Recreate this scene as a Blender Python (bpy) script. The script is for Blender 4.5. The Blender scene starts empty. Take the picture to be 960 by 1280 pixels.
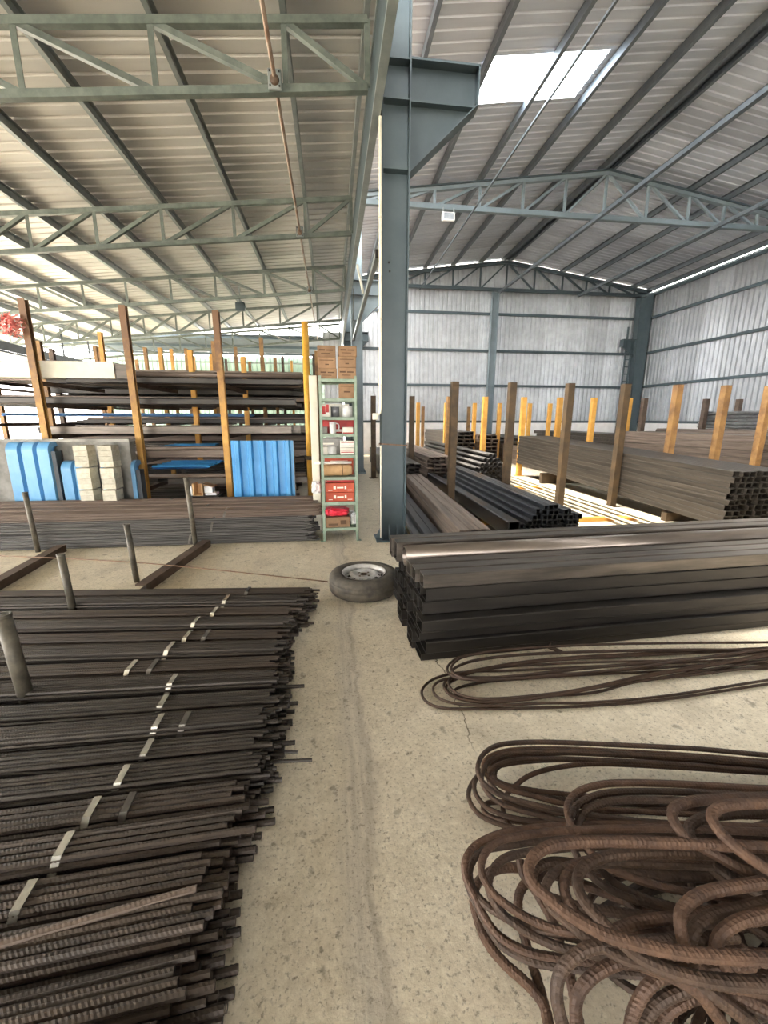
import bpy, bmesh, math, random
from mathutils import Vector, Matrix
random.seed(7)
S = bpy.context.scene
COL = S.collection
R = math.radians

# ---------------------------------------------------------------- camera, sky, sun, exposure
def setup_camera():
    ya, pi_, ro = R(7.24), R(12.69), R(0.1)
    fw = Vector((math.sin(ya) * math.cos(pi_), math.cos(ya) * math.cos(pi_), -math.sin(pi_)))
    ri = Vector((math.cos(ya), -math.sin(ya), 0))
    up = ri.cross(fw)
    r2 = ri * math.cos(ro) + up * math.sin(ro)
    u2 = -ri * math.sin(ro) + up * math.cos(ro)
    cd = bpy.data.cameras.new('camera')
    cd.sensor_fit = 'AUTO'
    cd.sensor_width = 36.0
    cd.lens = 512.0 / 1280.0 * 36.0
    cd.clip_start = 0.05
    cd.clip_end = 400
    c = bpy.data.objects.new('camera', cd)
    m = Matrix((r2, u2, -fw)).transposed().to_4x4()
    m.translation = Vector((0, 0, 1.5))
    c.matrix_world = m
    COL.objects.link(c)
    S.camera = c
setup_camera()

w = bpy.data.worlds.new('overcast sky')
S.world = w
w.use_nodes = True
bg = w.node_tree.nodes['Background']
bg.inputs[0].default_value = (1.0, 0.985, 0.96, 1)
bg.inputs[1].default_value = 1.55

sd = bpy.data.lights.new('sun', 'SUN')
sd.energy = 2.6
sd.angle = R(22)
sd.color = (1.0, 0.94, 0.84)
sun = bpy.data.objects.new('sun', sd)
sun.rotation_euler = (R(-6), R(-30), 0)     # high, from beyond the open left side
sun.location = (-20, 5, 25)
COL.objects.link(sun)

vs = S.view_settings
vs.view_transform = 'Standard'
vs.look = 'None'
vs.gamma = 1.0
vs.use_curve_mapping = False
vs.exposure = 3.55
try:
    S.cycles.use_denoising = True
    S.cycles.max_bounces = 8
    S.cycles.diffuse_bounces = 6
    S.cycles.caustics_reflective = False
    S.cycles.caustics_refractive = False
    S.cycles.sample_clamp_indirect = 6.0
except Exception:
    pass

# ---------------------------------------------------------------- materials
def srgb(r, g, b):
    f = lambda c: (c / 255) / 12.92 if c / 255 <= .04045 else ((c / 255 + .055) / 1.055) ** 2.4
    return (f(r), f(g), f(b), 1)

def mat(name, c1, c2=None, scale=6.0, rough=.6, metal=0.0, bump=0.0, bscale=40.0, stretch=None, detail=5.0, lo=.35, hi=.65, spec=.5):
    m = bpy.data.materials.new(name)
    m.use_nodes = True
    nt = m.node_tree
    p = nt.nodes['Principled BSDF']
    p.inputs['Roughness'].default_value = rough
    p.inputs['Metallic'].default_value = metal
    p.inputs['Specular IOR Level'].default_value = spec
    if c2 is None:
        p.inputs['Base Color'].default_value = c1
    else:
        tc = nt.nodes.new('ShaderNodeTexCoord')
        mp = nt.nodes.new('ShaderNodeMapping')
        if stretch:
            mp.inputs['Scale'].default_value = stretch
        oi = nt.nodes.new('ShaderNodeObjectInfo')
        add = nt.nodes.new('ShaderNodeVectorMath')
        add.operation = 'ADD'
        mul = nt.nodes.new('ShaderNodeMath')
        mul.operation = 'MULTIPLY'
        mul.inputs[1].default_value = 37.0
        nt.links.new(oi.outputs['Random'], mul.inputs[0])
        nt.links.new(tc.outputs['Object'], add.inputs[0])
        nt.links.new(mul.outputs[0], add.inputs[1])
        nt.links.new(add.outputs[0], mp.inputs[0])
        n = nt.nodes.new('ShaderNodeTexNoise')
        n.inputs['Scale'].default_value = scale
        n.inputs['Detail'].default_value = detail
        n.inputs['Roughness'].default_value = .62
        nt.links.new(mp.outputs[0], n.inputs['Vector'])
        cr = nt.nodes.new('ShaderNodeValToRGB')
        cr.color_ramp.elements[0].position = lo
        cr.color_ramp.elements[1].position = hi
        cr.color_ramp.elements[0].color = c1
        cr.color_ramp.elements[1].color = c2
        nt.links.new(n.outputs['Fac'], cr.inputs[0])
        # small brightness change from piece to piece
        hv = nt.nodes.new('ShaderNodeHueSaturation')
        mr = nt.nodes.new('ShaderNodeMapRange')
        mr.inputs[3].default_value = .82
        mr.inputs[4].default_value = 1.18
        nt.links.new(oi.outputs['Random'], mr.inputs[0])
        nt.links.new(mr.outputs[0], hv.inputs['Value'])
        nt.links.new(cr.outputs[0], hv.inputs['Color'])
        nt.links.new(hv.outputs[0], p.inputs['Base Color'])
        if bump:
            n2 = nt.nodes.new('ShaderNodeTexNoise')
            n2.inputs['Scale'].default_value = bscale
            n2.inputs['Detail'].default_value = 3
            nt.links.new(mp.outputs[0], n2.inputs['Vector'])
            b = nt.nodes.new('ShaderNodeBump')
            b.inputs['Strength'].default_value = bump
            b.inputs['Distance'].default_value = .01
            nt.links.new(n2.outputs['Fac'], b.inputs['Height'])
            nt.links.new(b.outputs[0], p.inputs['Normal'])
    return m

M = {}
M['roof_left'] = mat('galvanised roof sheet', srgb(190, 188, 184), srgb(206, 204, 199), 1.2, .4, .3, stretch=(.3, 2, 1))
M['roof_right'] = mat('galvanised roof sheet cool', srgb(182, 187, 197), srgb(200, 204, 212), 1.2, .4, .3, stretch=(.3, 2, 1))
M['wall_sheet'] = mat('galvanised wall sheet', srgb(186, 189, 193), srgb(204, 207, 210), 1.5, .36, .5, stretch=(2, 2, .3))
M['wall_bright'] = mat('shiny galvanised wall sheet', srgb(190, 193, 198), srgb(206, 209, 212), 1.5, .28, .7, stretch=(2, 2, .3))
M['green_sheet'] = mat('pale green wall sheet', srgb(118, 142, 128), srgb(138, 158, 144), 2, .5, .1)
M['plinth'] = mat('white washed masonry', srgb(226, 224, 222), srgb(240, 238, 236), 3, .85, 0, .2)
M['blue_steel'] = mat('blue grey painted steel', srgb(60, 73, 78), srgb(71, 83, 88), 3, .48, .1, .05)
M['light_blue_steel'] = mat('lighter blue grey painted steel', srgb(112, 125, 131), srgb(124, 136, 142), 3, .48, .1)
M['green_steel'] = mat('grey green painted steel', srgb(80, 88, 82), srgb(104, 111, 104), 7, .5, .15, .05)
M['galv_purlin'] = mat('galvanised purlin', srgb(122, 129, 128), srgb(142, 148, 146), 5, .42, .5)
M['cool_purlin'] = mat('grey primer purlin', srgb(84, 92, 99), srgb(102, 109, 115), 5, .5, .3)
M['rebar_dark'] = mat('dark mill scale rebar', srgb(50, 46, 42), srgb(68, 61, 55), 9, .5, .45, stretch=(.35, 4, 4))
M['rebar_brown'] = mat('brown rebar', srgb(56, 49, 43), srgb(76, 65, 56), 9, .55, .35, stretch=(.35, 4, 4))
M['rebar_rust'] = mat('lightly rusted rebar', srgb(92, 78, 68), srgb(118, 102, 90), 7, .62, .25, stretch=(.3, 4, 4))
M['rebar_grey'] = mat('grey rebar', srgb(66, 64, 63), srgb(94, 91, 87), 7, .5, .45, stretch=(.3, 4, 4))
M['coil_rust'] = mat('rusted bent rebar', srgb(62, 44, 33), srgb(86, 63, 47), 16, .58, .3, .25, 120)
M['coil_dark'] = mat('dark rusted bent rebar', srgb(52, 39, 30), srgb(74, 56, 43), 16, .58, .3, .25, 120)
M['loop_rust'] = mat('thin rusted bar', srgb(56, 42, 33), srgb(78, 59, 46), 12, .6, .3)
M['tube_grey'] = mat('bare steel tube', srgb(72, 67, 62), srgb(104, 96, 88), 3.5, .38, .6, .05, stretch=(.6, 5, 5))
M['tube_dark'] = mat('dark oiled steel tube', srgb(42, 40, 38), srgb(62, 58, 54), 4, .42, .6, stretch=(.4, 4, 4))
M['tube_black'] = mat('black steel tube', srgb(38, 41, 45), srgb(56, 58, 62), 4, .36, .55, stretch=(.4, 4, 4))
M['tube_brown'] = mat('weathered brown steel tube', srgb(94, 82, 74), srgb(136, 121, 109), 5, .5, .4, stretch=(.25, 6, 6))
M['tube_green'] = mat('greenish grey steel tube', srgb(42, 38, 33), srgb(70, 63, 55), 5, .5, .4, stretch=(.25, 6, 6))
M['pipe_mid'] = mat('smooth steel pipe', srgb(96, 88, 82), srgb(122, 112, 103), 3, .3, .7, stretch=(.5, 3, 3))
M['pipe_light'] = mat('shiny steel pipe', srgb(150, 150, 150), srgb(190, 190, 188), 5, .3, .7)
M['strap'] = mat('bright steel strap', srgb(186, 184, 176), srgb(226, 222, 210), 20, .25, .7)
M['strap_dull'] = mat('dull steel strap', srgb(92, 88, 84), srgb(120, 116, 108), 20, .4, .6)
M['post_brown'] = mat('rusty brown post', srgb(58, 45, 30), srgb(84, 66, 43), 6, .6, .15, .1)
M['post_yellow'] = mat('yellow painted post', srgb(190, 136, 56), srgb(212, 160, 76), 5, .55, .0, .05)
M['post_yellow_bright'] = mat('bright yellow post', srgb(190, 140, 48), srgb(208, 160, 66), 8, .5, .0, .05)
M['post_ochre'] = mat('ochre worn post', srgb(116, 84, 52), srgb(162, 122, 72), 5, .6, .05, .08)
M['stanchion'] = mat('old pipe stanchion', srgb(72, 67, 58), srgb(104, 97, 83), 14, .55, .3, .1)
M['sleeper'] = mat('rusty steel sleeper', srgb(66, 53, 45), srgb(94, 78, 66), 8, .65, .2, .1)
M['rubber'] = mat('dusty tyre rubber', srgb(50, 46, 40), srgb(80, 73, 62), 9, .85, 0, .2, 60)
M['rim'] = mat('silver wheel rim', srgb(158, 154, 148), srgb(196, 193, 188), 9, .45, .2)
M['rim_dark'] = mat('dirty rim centre', srgb(66, 52, 42), srgb(110, 90, 72), 14, .7, .2)
M['black'] = mat('black plastic', srgb(22, 22, 22), None, rough=.6)
M['shelf_green'] = mat('pale green shelf paint', srgb(112, 130, 112), srgb(140, 154, 136), 9, .5, .1, .05)
M['carton'] = mat('brown carton board', srgb(132, 103, 77), srgb(154, 122, 92), 7, .85)
M['carton_print'] = mat('dark carton print', srgb(88, 64, 46), None, rough=.85)
M['carton_orange'] = mat('orange red carton', srgb(164, 68, 46), srgb(184, 86, 58), 8, .7)
M['carton_red'] = mat('red carton', srgb(150, 34, 34), srgb(180, 48, 44), 8, .6)
M['white_print'] = mat('white print', srgb(232, 222, 208), None, rough=.7)
M['carton_white'] = mat('white carton', srgb(214, 208, 196), srgb(232, 228, 218), 8, .7)
M['carton_grey'] = mat('grey carton', srgb(130, 128, 124), srgb(160, 156, 150), 8, .7)
M['tin_white'] = mat('white tin', srgb(214, 214, 212), srgb(232, 232, 230), 8, .35)
M['tin_grey'] = mat('grey tin', srgb(110, 112, 116), srgb(136, 138, 140), 8, .35, .3)
M['bag_red'] = mat('red plastic bag', srgb(196, 32, 52), srgb(224, 66, 82), 10, .35)
M['bag_white'] = mat('white plastic bag', srgb(214, 214, 214), srgb(236, 236, 236), 10, .35)
M['paper'] = mat('crumpled brown paper', srgb(176, 140, 98), srgb(200, 164, 120), 8, .85, 0, .4, 20)
M['cream_pipe'] = mat('cream conduit', srgb(226, 218, 196), srgb(238, 232, 212), 5, .5)
M['cream_panel'] = mat('cream painted panel', srgb(200, 195, 176), srgb(216, 211, 194), 4, .6)
M['cream_stack'] = mat('cream ridge sheets', srgb(178, 171, 150), srgb(204, 198, 180), 14, .7, 0, .2)
M['blue_sheet'] = mat('sky blue coated sheet', srgb(62, 146, 206), srgb(84, 164, 220), 3, .38, .0)
M['blue_sheet_soft'] = mat('soft blue coated sheet', srgb(88, 146, 190), srgb(112, 166, 206), 3, .35, .0)
M['blue_pale'] = mat('pale blue sheet', srgb(120, 168, 214), srgb(140, 186, 226), 3, .45)
M['wire'] = mat('rusty wire', srgb(96, 72, 54), srgb(130, 100, 76), 30, .6, .3)
M['conduit_rust'] = mat('rusty conduit pipe', srgb(112, 78, 56), srgb(150, 140, 128), 3, .5, .4)
M['lamp_white'] = mat('white lamp housing', srgb(226, 226, 226), None, rough=.5)
M['grey_concrete'] = mat('stained grey concrete', srgb(120, 118, 112), srgb(172, 168, 160), 3, .9, 0, .3, 20)
M['awning'] = mat('dark grey awning', srgb(48, 55, 62), srgb(64, 71, 78), 3, .6)
M['tinsel'] = mat('pink flowers', srgb(190, 92, 90), srgb(222, 150, 140), 18, .7)
M['earth'] = mat('pale dusty ground', srgb(204, 198, 186), srgb(226, 220, 208), .6, .95)

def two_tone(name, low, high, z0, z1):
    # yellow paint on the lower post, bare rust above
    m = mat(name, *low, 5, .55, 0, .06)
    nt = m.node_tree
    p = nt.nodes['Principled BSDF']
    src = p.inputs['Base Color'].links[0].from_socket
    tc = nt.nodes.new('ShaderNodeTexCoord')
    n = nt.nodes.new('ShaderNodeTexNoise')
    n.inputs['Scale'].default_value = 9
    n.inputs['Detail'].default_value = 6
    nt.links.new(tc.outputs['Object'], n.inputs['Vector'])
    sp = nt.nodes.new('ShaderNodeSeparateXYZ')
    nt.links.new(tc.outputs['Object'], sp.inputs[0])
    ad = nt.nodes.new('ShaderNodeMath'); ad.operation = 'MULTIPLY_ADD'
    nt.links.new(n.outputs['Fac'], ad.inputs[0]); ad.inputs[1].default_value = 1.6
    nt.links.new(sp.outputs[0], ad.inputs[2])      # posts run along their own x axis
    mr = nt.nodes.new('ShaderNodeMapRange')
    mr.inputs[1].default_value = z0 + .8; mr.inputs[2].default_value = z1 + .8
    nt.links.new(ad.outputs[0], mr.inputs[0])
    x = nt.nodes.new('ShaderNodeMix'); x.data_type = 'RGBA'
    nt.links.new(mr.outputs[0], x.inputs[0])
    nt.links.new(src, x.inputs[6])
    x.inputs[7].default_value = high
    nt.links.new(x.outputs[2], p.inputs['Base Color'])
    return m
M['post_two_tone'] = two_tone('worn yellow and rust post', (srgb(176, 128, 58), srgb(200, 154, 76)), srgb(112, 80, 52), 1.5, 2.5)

def darkened_top(m, col):
    # outer face colour darkened to cut light bounced onto the right roof; inner unchanged
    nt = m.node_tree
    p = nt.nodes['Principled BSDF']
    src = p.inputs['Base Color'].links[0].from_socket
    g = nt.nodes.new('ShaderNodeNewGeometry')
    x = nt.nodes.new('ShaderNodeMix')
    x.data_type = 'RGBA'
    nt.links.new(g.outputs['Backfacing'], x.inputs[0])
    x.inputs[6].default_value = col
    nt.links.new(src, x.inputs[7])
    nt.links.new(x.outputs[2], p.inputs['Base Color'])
darkened_top(M['roof_left'], srgb(112, 100, 90))

def skylight_mat():
    m = bpy.data.materials.new('translucent skylight sheet')
    m.use_nodes = True
    nt = m.node_tree
    nt.nodes.clear()
    o = nt.nodes.new('ShaderNodeOutputMaterial')
    t = nt.nodes.new('ShaderNodeBsdfTranslucent')
    t.inputs[0].default_value = (.80, .90, 1, 1)
    nt.links.new(t.outputs[0], o.inputs[0])
    return m
M['skylight'] = skylight_mat()

def floor_mat():
    m = bpy.data.materials.new('dusty concrete floor')
    m.use_nodes = True
    nt = m.node_tree
    L = nt.links.new
    p = nt.nodes['Principled BSDF']
    p.inputs['Roughness'].default_value = .8
    p.inputs['Specular IOR Level'].default_value = .3
    tc = nt.nodes.new('ShaderNodeTexCoord')
    def noise(scale, detail=6, rough=.6, vec=None, stretch=None):
        n = nt.nodes.new('ShaderNodeTexNoise')
        n.inputs['Scale'].default_value = scale
        n.inputs['Detail'].default_value = detail
        n.inputs['Roughness'].default_value = rough
        if stretch:
            mp = nt.nodes.new('ShaderNodeMapping')
            mp.inputs['Scale'].default_value = stretch
            L(tc.outputs['Object'], mp.inputs[0])
            L(mp.outputs[0], n.inputs['Vector'])
        else:
            L(vec or tc.outputs['Object'], n.inputs['Vector'])
        return n
    def ramp(src, a, b, ca, cb):
        r = nt.nodes.new('ShaderNodeValToRGB')
        r.color_ramp.elements[0].position = a
        r.color_ramp.elements[1].position = b
        r.color_ramp.elements[0].color = ca
        r.color_ramp.elements[1].color = cb
        L(src, r.inputs[0])
        return r
    def mix(f, a, b, mode='MIX'):
        x = nt.nodes.new('ShaderNodeMix')
        x.data_type = 'RGBA'
        x.blend_type = mode
        if isinstance(f, float):
            x.inputs[0].default_value = f
        else:
            L(f, x.inputs[0])
        for sk, v in ((6, a), (7, b)):
            if isinstance(v, tuple):
                x.inputs[sk].default_value = v
            else:
                L(v, x.inputs[sk])
        return x.outputs[2]
    big = ramp(noise(1.1).outputs['Fac'], .32, .68, srgb(206, 192, 167), srgb(230, 217, 194))
    med = ramp(noise(7, 8, .7).outputs['Fac'], .3, .72, srgb(174, 160, 135), srgb(246, 236, 214))
    fine = ramp(noise(38, 6, .75).outputs['Fac'], .3, .7, srgb(176, 161, 136), srgb(248, 239, 218))
    c = mix(.5, big.outputs[0], med.outputs[0])
    c = mix(.4, c, fine.outputs[0])
    # trowelled smooth strip along the joint line between two pours
    sep = nt.nodes.new('ShaderNodeSeparateXYZ')
    L(tc.outputs['Object'], sep.inputs[0])
    wob = noise(1.4, 5, .7)
    a = nt.nodes.new('ShaderNodeMath'); a.operation = 'MULTIPLY_ADD'
    L(wob.outputs['Fac'], a.inputs[0]); a.inputs[1].default_value = .34; L(sep.outputs[0], a.inputs[2])
    def band(center, half):
        s = nt.nodes.new('ShaderNodeMath'); s.operation = 'SUBTRACT'
        L(a.outputs[0], s.inputs[0]); s.inputs[1].default_value = center
        ab = nt.nodes.new('ShaderNodeMath'); ab.operation = 'ABSOLUTE'
        L(s.outputs[0], ab.inputs[0])
        mr = nt.nodes.new('ShaderNodeMapRange')
        mr.inputs[1].default_value = half; mr.inputs[2].default_value = half * .3
        L(ab.outputs[0], mr.inputs[0])
        return mr.outputs[0]
    streak = ramp(noise(5, 6, .7, stretch=(9, .5, 1)).outputs['Fac'], .35, .7, srgb(188, 178, 161), srgb(220, 209, 190))
    c = mix(band(.24, .1), c, streak.outputs[0])
    # thin dark smear of dirt along the joint
    mm = nt.nodes.new('ShaderNodeMath'); mm.operation = 'MULTIPLY'
    L(band(.285, .02), mm.inputs[0]); L(noise(3, 4).outputs['Fac'], mm.inputs[1])
    mm2 = nt.nodes.new('ShaderNodeMath'); mm2.operation = 'MULTIPLY'
    L(mm.outputs[0], mm2.inputs[0]); mm2.inputs[1].default_value = .5
    c = mix(mm2.outputs[0], c, srgb(120, 106, 88))
    # one hairline crack in the right half of the slab
    yr = nt.nodes.new('ShaderNodeMapRange')
    yr.inputs[1].default_value = 1.5; yr.inputs[2].default_value = 1.7
    L(sep.outputs[1], yr.inputs[0])
    yr2 = nt.nodes.new('ShaderNodeMapRange')
    yr2.inputs[1].default_value = 2.9; yr2.inputs[2].default_value = 2.5
    L(sep.outputs[1], yr2.inputs[0])
    cm = nt.nodes.new('ShaderNodeMath'); cm.operation = 'MULTIPLY'
    L(yr.outputs[0], cm.inputs[0]); L(yr2.outputs[0], cm.inputs[1])
    cm2 = nt.nodes.new('ShaderNodeMath'); cm2.operation = 'MULTIPLY'
    L(cm.outputs[0], cm2.inputs[0]); L(band(.8, .005), cm2.inputs[1])
    c = mix(cm2.outputs[0], c, srgb(96, 84, 68))
    # oil drips and dirt flecks
    for sc, lo, hi, st in ((11, .61, .67, .5), (34, .61, .67, .6), (1.9, .55, .75, .4), (80, .56, .65, .5)):
        n = noise(sc, 5, .62)
        r = ramp(n.outputs['Fac'], lo, hi, (0, 0, 0, 1), (st, st, st, 1))
        c = mix(r.outputs[0], c, srgb(104, 94, 78))
    L(c, p.inputs['Base Color'])
    b = nt.nodes.new('ShaderNodeBump')
    b.inputs['Strength'].default_value = .35
    b.inputs['Distance'].default_value = .01
    L(noise(26, 8, .7).outputs['Fac'], b.inputs['Height'])
    L(b.outputs[0], p.inputs['Normal'])
    return m
M['floor'] = floor_mat()

# ---------------------------------------------------------------- helpers
def link(o, parent=None):
    COL.objects.link(o)
    if parent is not None:
        o.parent = parent
    return o

def tag(o, label=None, cat=None, group=None, kind=None):
    if label: o['label'] = label
    if cat: o['category'] = cat
    if group: o['group'] = group
    if kind: o['kind'] = kind
    return o

def empty(name, loc, label=None, cat=None, group=None, kind=None, rot=None):
    o = bpy.data.objects.new(name, None)
    o.empty_display_size = .1
    o.location = loc
    if rot: o.rotation_euler = rot
    COL.objects.link(o)
    return tag(o, label, cat, group, kind)

def mk(name, verts, faces, m, smooth=False):
    me = bpy.data.meshes.new(name)
    me.from_pydata([tuple(v) for v in verts], [], faces)
    me.materials.append(m)
    if smooth:
        me.polygons.foreach_set('use_smooth', [True] * len(me.polygons))
    me.update()
    return me

def ob(name, me, loc=(0, 0, 0), parent=None, rot=None):
    o = bpy.data.objects.new(name, me)
    o.location = loc
    if rot is not None: o.rotation_euler = rot
    return link(o, parent)

BF = [(0, 3, 2, 1), (4, 5, 6, 7), (0, 1, 5, 4), (1, 2, 6, 5), (2, 3, 7, 6), (3, 0, 4, 7)]
def bxv(x0, x1, y0, y1, z0, z1):
    return [(x0, y0, z0), (x1, y0, z0), (x1, y1, z0), (x0, y1, z0), (x0, y0, z1), (x1, y0, z1), (x1, y1, z1), (x0, y1, z1)]

def box(name, c, s, m, parent=None, rot=None, bev=0.0):
    """box of size s resting with its base centre at c"""
    bm = bmesh.new()
    vs_ = [bm.verts.new(v) for v in bxv(-s[0] / 2, s[0] / 2, -s[1] / 2, s[1] / 2, 0, s[2])]
    for f in BF: bm.faces.new([vs_[i] for i in f])
    if bev:
        bmesh.ops.bevel(bm, geom=bm.edges[:], offset=bev, segments=1, affect='EDGES')
    me = bpy.data.meshes.new(name)
    bm.to_mesh(me); bm.free()
    me.materials.append(m)
    return ob(name, me, c, parent, rot)

def multi(name, parts, m, loc=(0, 0, 0), parent=None, rot=None):
    """several boxes (x0,x1,y0,y1,z0,z1) as one mesh"""
    V, F = [], []
    for b in parts:
        k = len(V)
        V += bxv(*b)
        F += [tuple(i + k for i in f) for f in BF]
    return ob(name, mk(name, V, F, m), loc, parent, rot)

def prism(name, poly, ext, m, loc=(0, 0, 0), parent=None, axis='y', rot=None):
    """polygon extruded by ext; axis y: poly is (x,z), axis x: (y,z), axis z: (x,y)"""
    n = len(poly)
    def P(a, b, t):
        return {'y': (a, t, b), 'x': (t, a, b), 'z': (a, b, t)}[axis]
    V = [P(a, b, -ext / 2) for a, b in poly] + [P(a, b, ext / 2) for a, b in poly]
    F = [tuple(range(n)), tuple(range(2 * n - 1, n - 1, -1))]
    F += [(i, i + n, (i + 1) % n + n, (i + 1) % n) for i in range(n)]
    me = mk(name, V, F, m)
    bm = bmesh.new(); bm.from_mesh(me)
    bmesh.ops.recalc_face_normals(bm, faces=bm.faces[:]); bm.to_mesh(me); bm.free()
    return ob(name, me, loc, parent, rot)

def frame_to(p0, p1, upv=Vector((0, 0, 1))):
    d = (Vector(p1) - Vector(p0))
    L = d.length
    x = d / L
    if abs(x.dot(upv)) > .98: upv = Vector((0, 1, 0))
    y = upv.cross(x).normalized()
    z = x.cross(y)
    return Matrix((x, y, z)).transposed(), L

PROF = {
    'box': lambda w, h: [(-w / 2, -h / 2), (w / 2, -h / 2), (w / 2, h / 2), (-w / 2, h / 2)],
    'c': lambda w, h: [(-w / 2, -h / 2), (w / 2, -h / 2), (w / 2, -h / 2 + .012), (-w / 2 + .012, -h / 2 + .012), (-w / 2 + .012, h / 2 - .012), (w / 2, h / 2 - .012), (w / 2, h / 2), (-w / 2, h / 2)],
    'l': lambda w, h: [(-w / 2, -h / 2), (w / 2, -h / 2), (w / 2, -h / 2 + .01), (-w / 2 + .01, -h / 2 + .01), (-w / 2 + .01, h / 2), (-w / 2, h / 2)],
}
def member(name, p0, p1, w, h, m, parent=None, prof='box', flip=False):
    """straight steel member between two world points; the parent must sit unrotated"""
    B, L = frame_to(p0, p1)
    pr = PROF[prof](w, h)
    if flip: pr = [(-a, b) for a, b in reversed(pr)]
    n = len(pr)
    V = [(0, a, b) for a, b in pr] + [(L, a, b) for a, b in pr]
    F = [tuple(range(n - 1, -1, -1)), tuple(range(n, 2 * n))]
    F += [(i, (i + 1) % n, (i + 1) % n + n, i + n) for i in range(n)]
    o = bpy.data.objects.new(name, mk(name, V, F, m))
    o.rotation_euler = B.to_euler()
    base = parent.location if parent is not None else Vector((0, 0, 0))
    o.location = Vector(p0) - base
    return link(o, parent)

def lathe_v(prof, n):
    V, F = [], []
    for r, z in prof:
        for k in range(n):
            a = 2 * math.pi * k / n
            V.append((r * math.cos(a), r * math.sin(a), z))
    for i in range(len(prof) - 1):
        for k in range(n):
            F.append((i * n + k, i * n + (k + 1) % n, (i + 1) * n + (k + 1) % n, (i + 1) * n + k))
    return V, F

def lathe(name, prof, m, loc, parent=None, n=24, rot=None, smooth=True):
    V, F = lathe_v(prof, n)
    me = mk(name, V, F, m, smooth)
    return ob(name, me, loc, parent, rot)

def catmull(P, step):
    P = [Vector(p) for p in P]
    Q = [P[0] * 2 - P[1]] + P + [P[-1] * 2 - P[-2]]
    out = []
    for i in range(1, len(Q) - 2):
        a, b, c, d = Q[i - 1:i + 3]
        n = max(2, int((c - b).length / step))
        for k in range(n):
            t = k / n
            out.append(.5 * ((2 * b) + (c - a) * t + (2 * a - 5 * b + 4 * c - d) * t * t + (3 * b - a - 3 * c + d) * t ** 3))
    out.append(P[-1])
    return out

def sweep(pts, r, n=8, rib=0.0, pitch=.012, cap=True):
    """tube along pts; rib > 0 gives slanted raised ribs like reinforcing bar"""
    V, F = [], []
    nrm = None
    s = 0
    for i, p in enumerate(pts):
        t = (pts[min(i + 1, len(pts) - 1)] - pts[max(i - 1, 0)]).normalized()
        if nrm is None:
            nrm = t.orthogonal().normalized()
        nrm = (nrm - t * nrm.dot(t)).normalized()
        b = t.cross(nrm)
        if i: s += (p - pts[i - 1]).length
        for k in range(n):
            a = 2 * math.pi * k / n
            q = r
            if rib:
                ph = (s / pitch + (abs(math.sin(a)) * 1.1)) % 1.0
                q = r * (1 + (rib if ph < .42 else 0))
                if k in (0, n // 2): q = r * (1 + rib)
            V.append(p + (nrm * math.cos(a) + b * math.sin(a)) * q)
    m_ = len(pts)
    for i in range(m_ - 1):
        for k in range(n):
            F.append((i * n + k, i * n + (k + 1) % n, (i + 1) * n + (k + 1) % n, (i + 1) * n + k))
    if cap:
        F.append(tuple(range(n - 1, -1, -1)))
        F.append(tuple((m_ - 1) * n + k for k in range(n)))
    return V, F

def pipe(name, pts, r, m, parent=None, n=10, step=None, smooth=True):
    base = parent.location if parent is not None else Vector((0, 0, 0))
    P = [Vector(p) - base for p in pts]
    if step: P = catmull(P, step)
    o0 = P[0].copy()
    V, F = sweep([p - o0 for p in P], r, n)
    return ob(name, mk(name, V, F, m, smooth), o0, parent)

_cache = {}
def tube_mesh(kind, L, w_, h_, m, t=None):
    """hollow section lying along +x, section centred on the axis, open ends"""
    key = (kind, round(L, 2), round(w_, 3), round(h_, 3), m.name)
    if key in _cache: return _cache[key]
    t = t or max(.004, .085 * min(w_, h_))
    def ring(x, k):
        if kind == 'round':
            n = 14
            return [(x, (w_ / 2 - k) * math.cos(2 * math.pi * i / n), (w_ / 2 - k) * math.sin(2 * math.pi * i / n)) for i in range(n)]
        a, b = w_ / 2 - k, h_ / 2 - k
        c = min(a, b) * .16
        return [(x, -a + c, -b), (x, a - c, -b), (x, a, -b + c), (x, a, b - c), (x, a - c, b), (x, -a + c, b), (x, -a, b - c), (x, -a, -b + c)]
    rings = [ring(0, t), ring(0, 0), ring(L, 0), ring(L, t)]
    if kind == 'channel':
        a, b = w_ / 2, h_ / 2
        pr = [(-a, -b), (a, -b), (a, -b + t), (-a + t, -b + t), (-a + t, b - t), (a, b - t), (a, b), (-a, b)]
        n = 8
        V = [(0, *q) for q in pr] + [(L, *q) for q in pr]
        F = [tuple(range(n - 1, -1, -1)), tuple(range(n, 2 * n))] + [(i, (i + 1) % n, (i + 1) % n + n, i + n) for i in range(n)]
    else:
        n = len(rings[0])
        V = [v for r_ in rings for v in r_]
        F = []
        for j in range(4):
            for i in range(n):
                F.append((j * n + i, j * n + (i + 1) % n, ((j + 1) % 4) * n + (i + 1) % n, ((j + 1) % 4) * n + i))
        F = [f[::-1] for f in F]
    me = mk(kind + '_section', V, F, m, kind == 'round')
    bm = bmesh.new(); bm.from_mesh(me)
    bmesh.ops.recalc_face_normals(bm, faces=bm.faces[:]); bm.to_mesh(me); bm.free()
    _cache[key] = me
    return me

ORD = ['first', 'second', 'third', 'fourth', 'fifth', 'sixth', 'seventh', 'eighth', 'ninth', 'tenth', 'eleventh', 'twelfth',
       'thirteenth', 'fourteenth', 'fifteenth', 'sixteenth', 'seventeenth', 'eighteenth', 'nineteenth', 'twentieth']

# ================================================================ SETTING
def structure(name, loc, label, cat=None):
    return empty(name, loc, label, cat, kind='structure')

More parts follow.
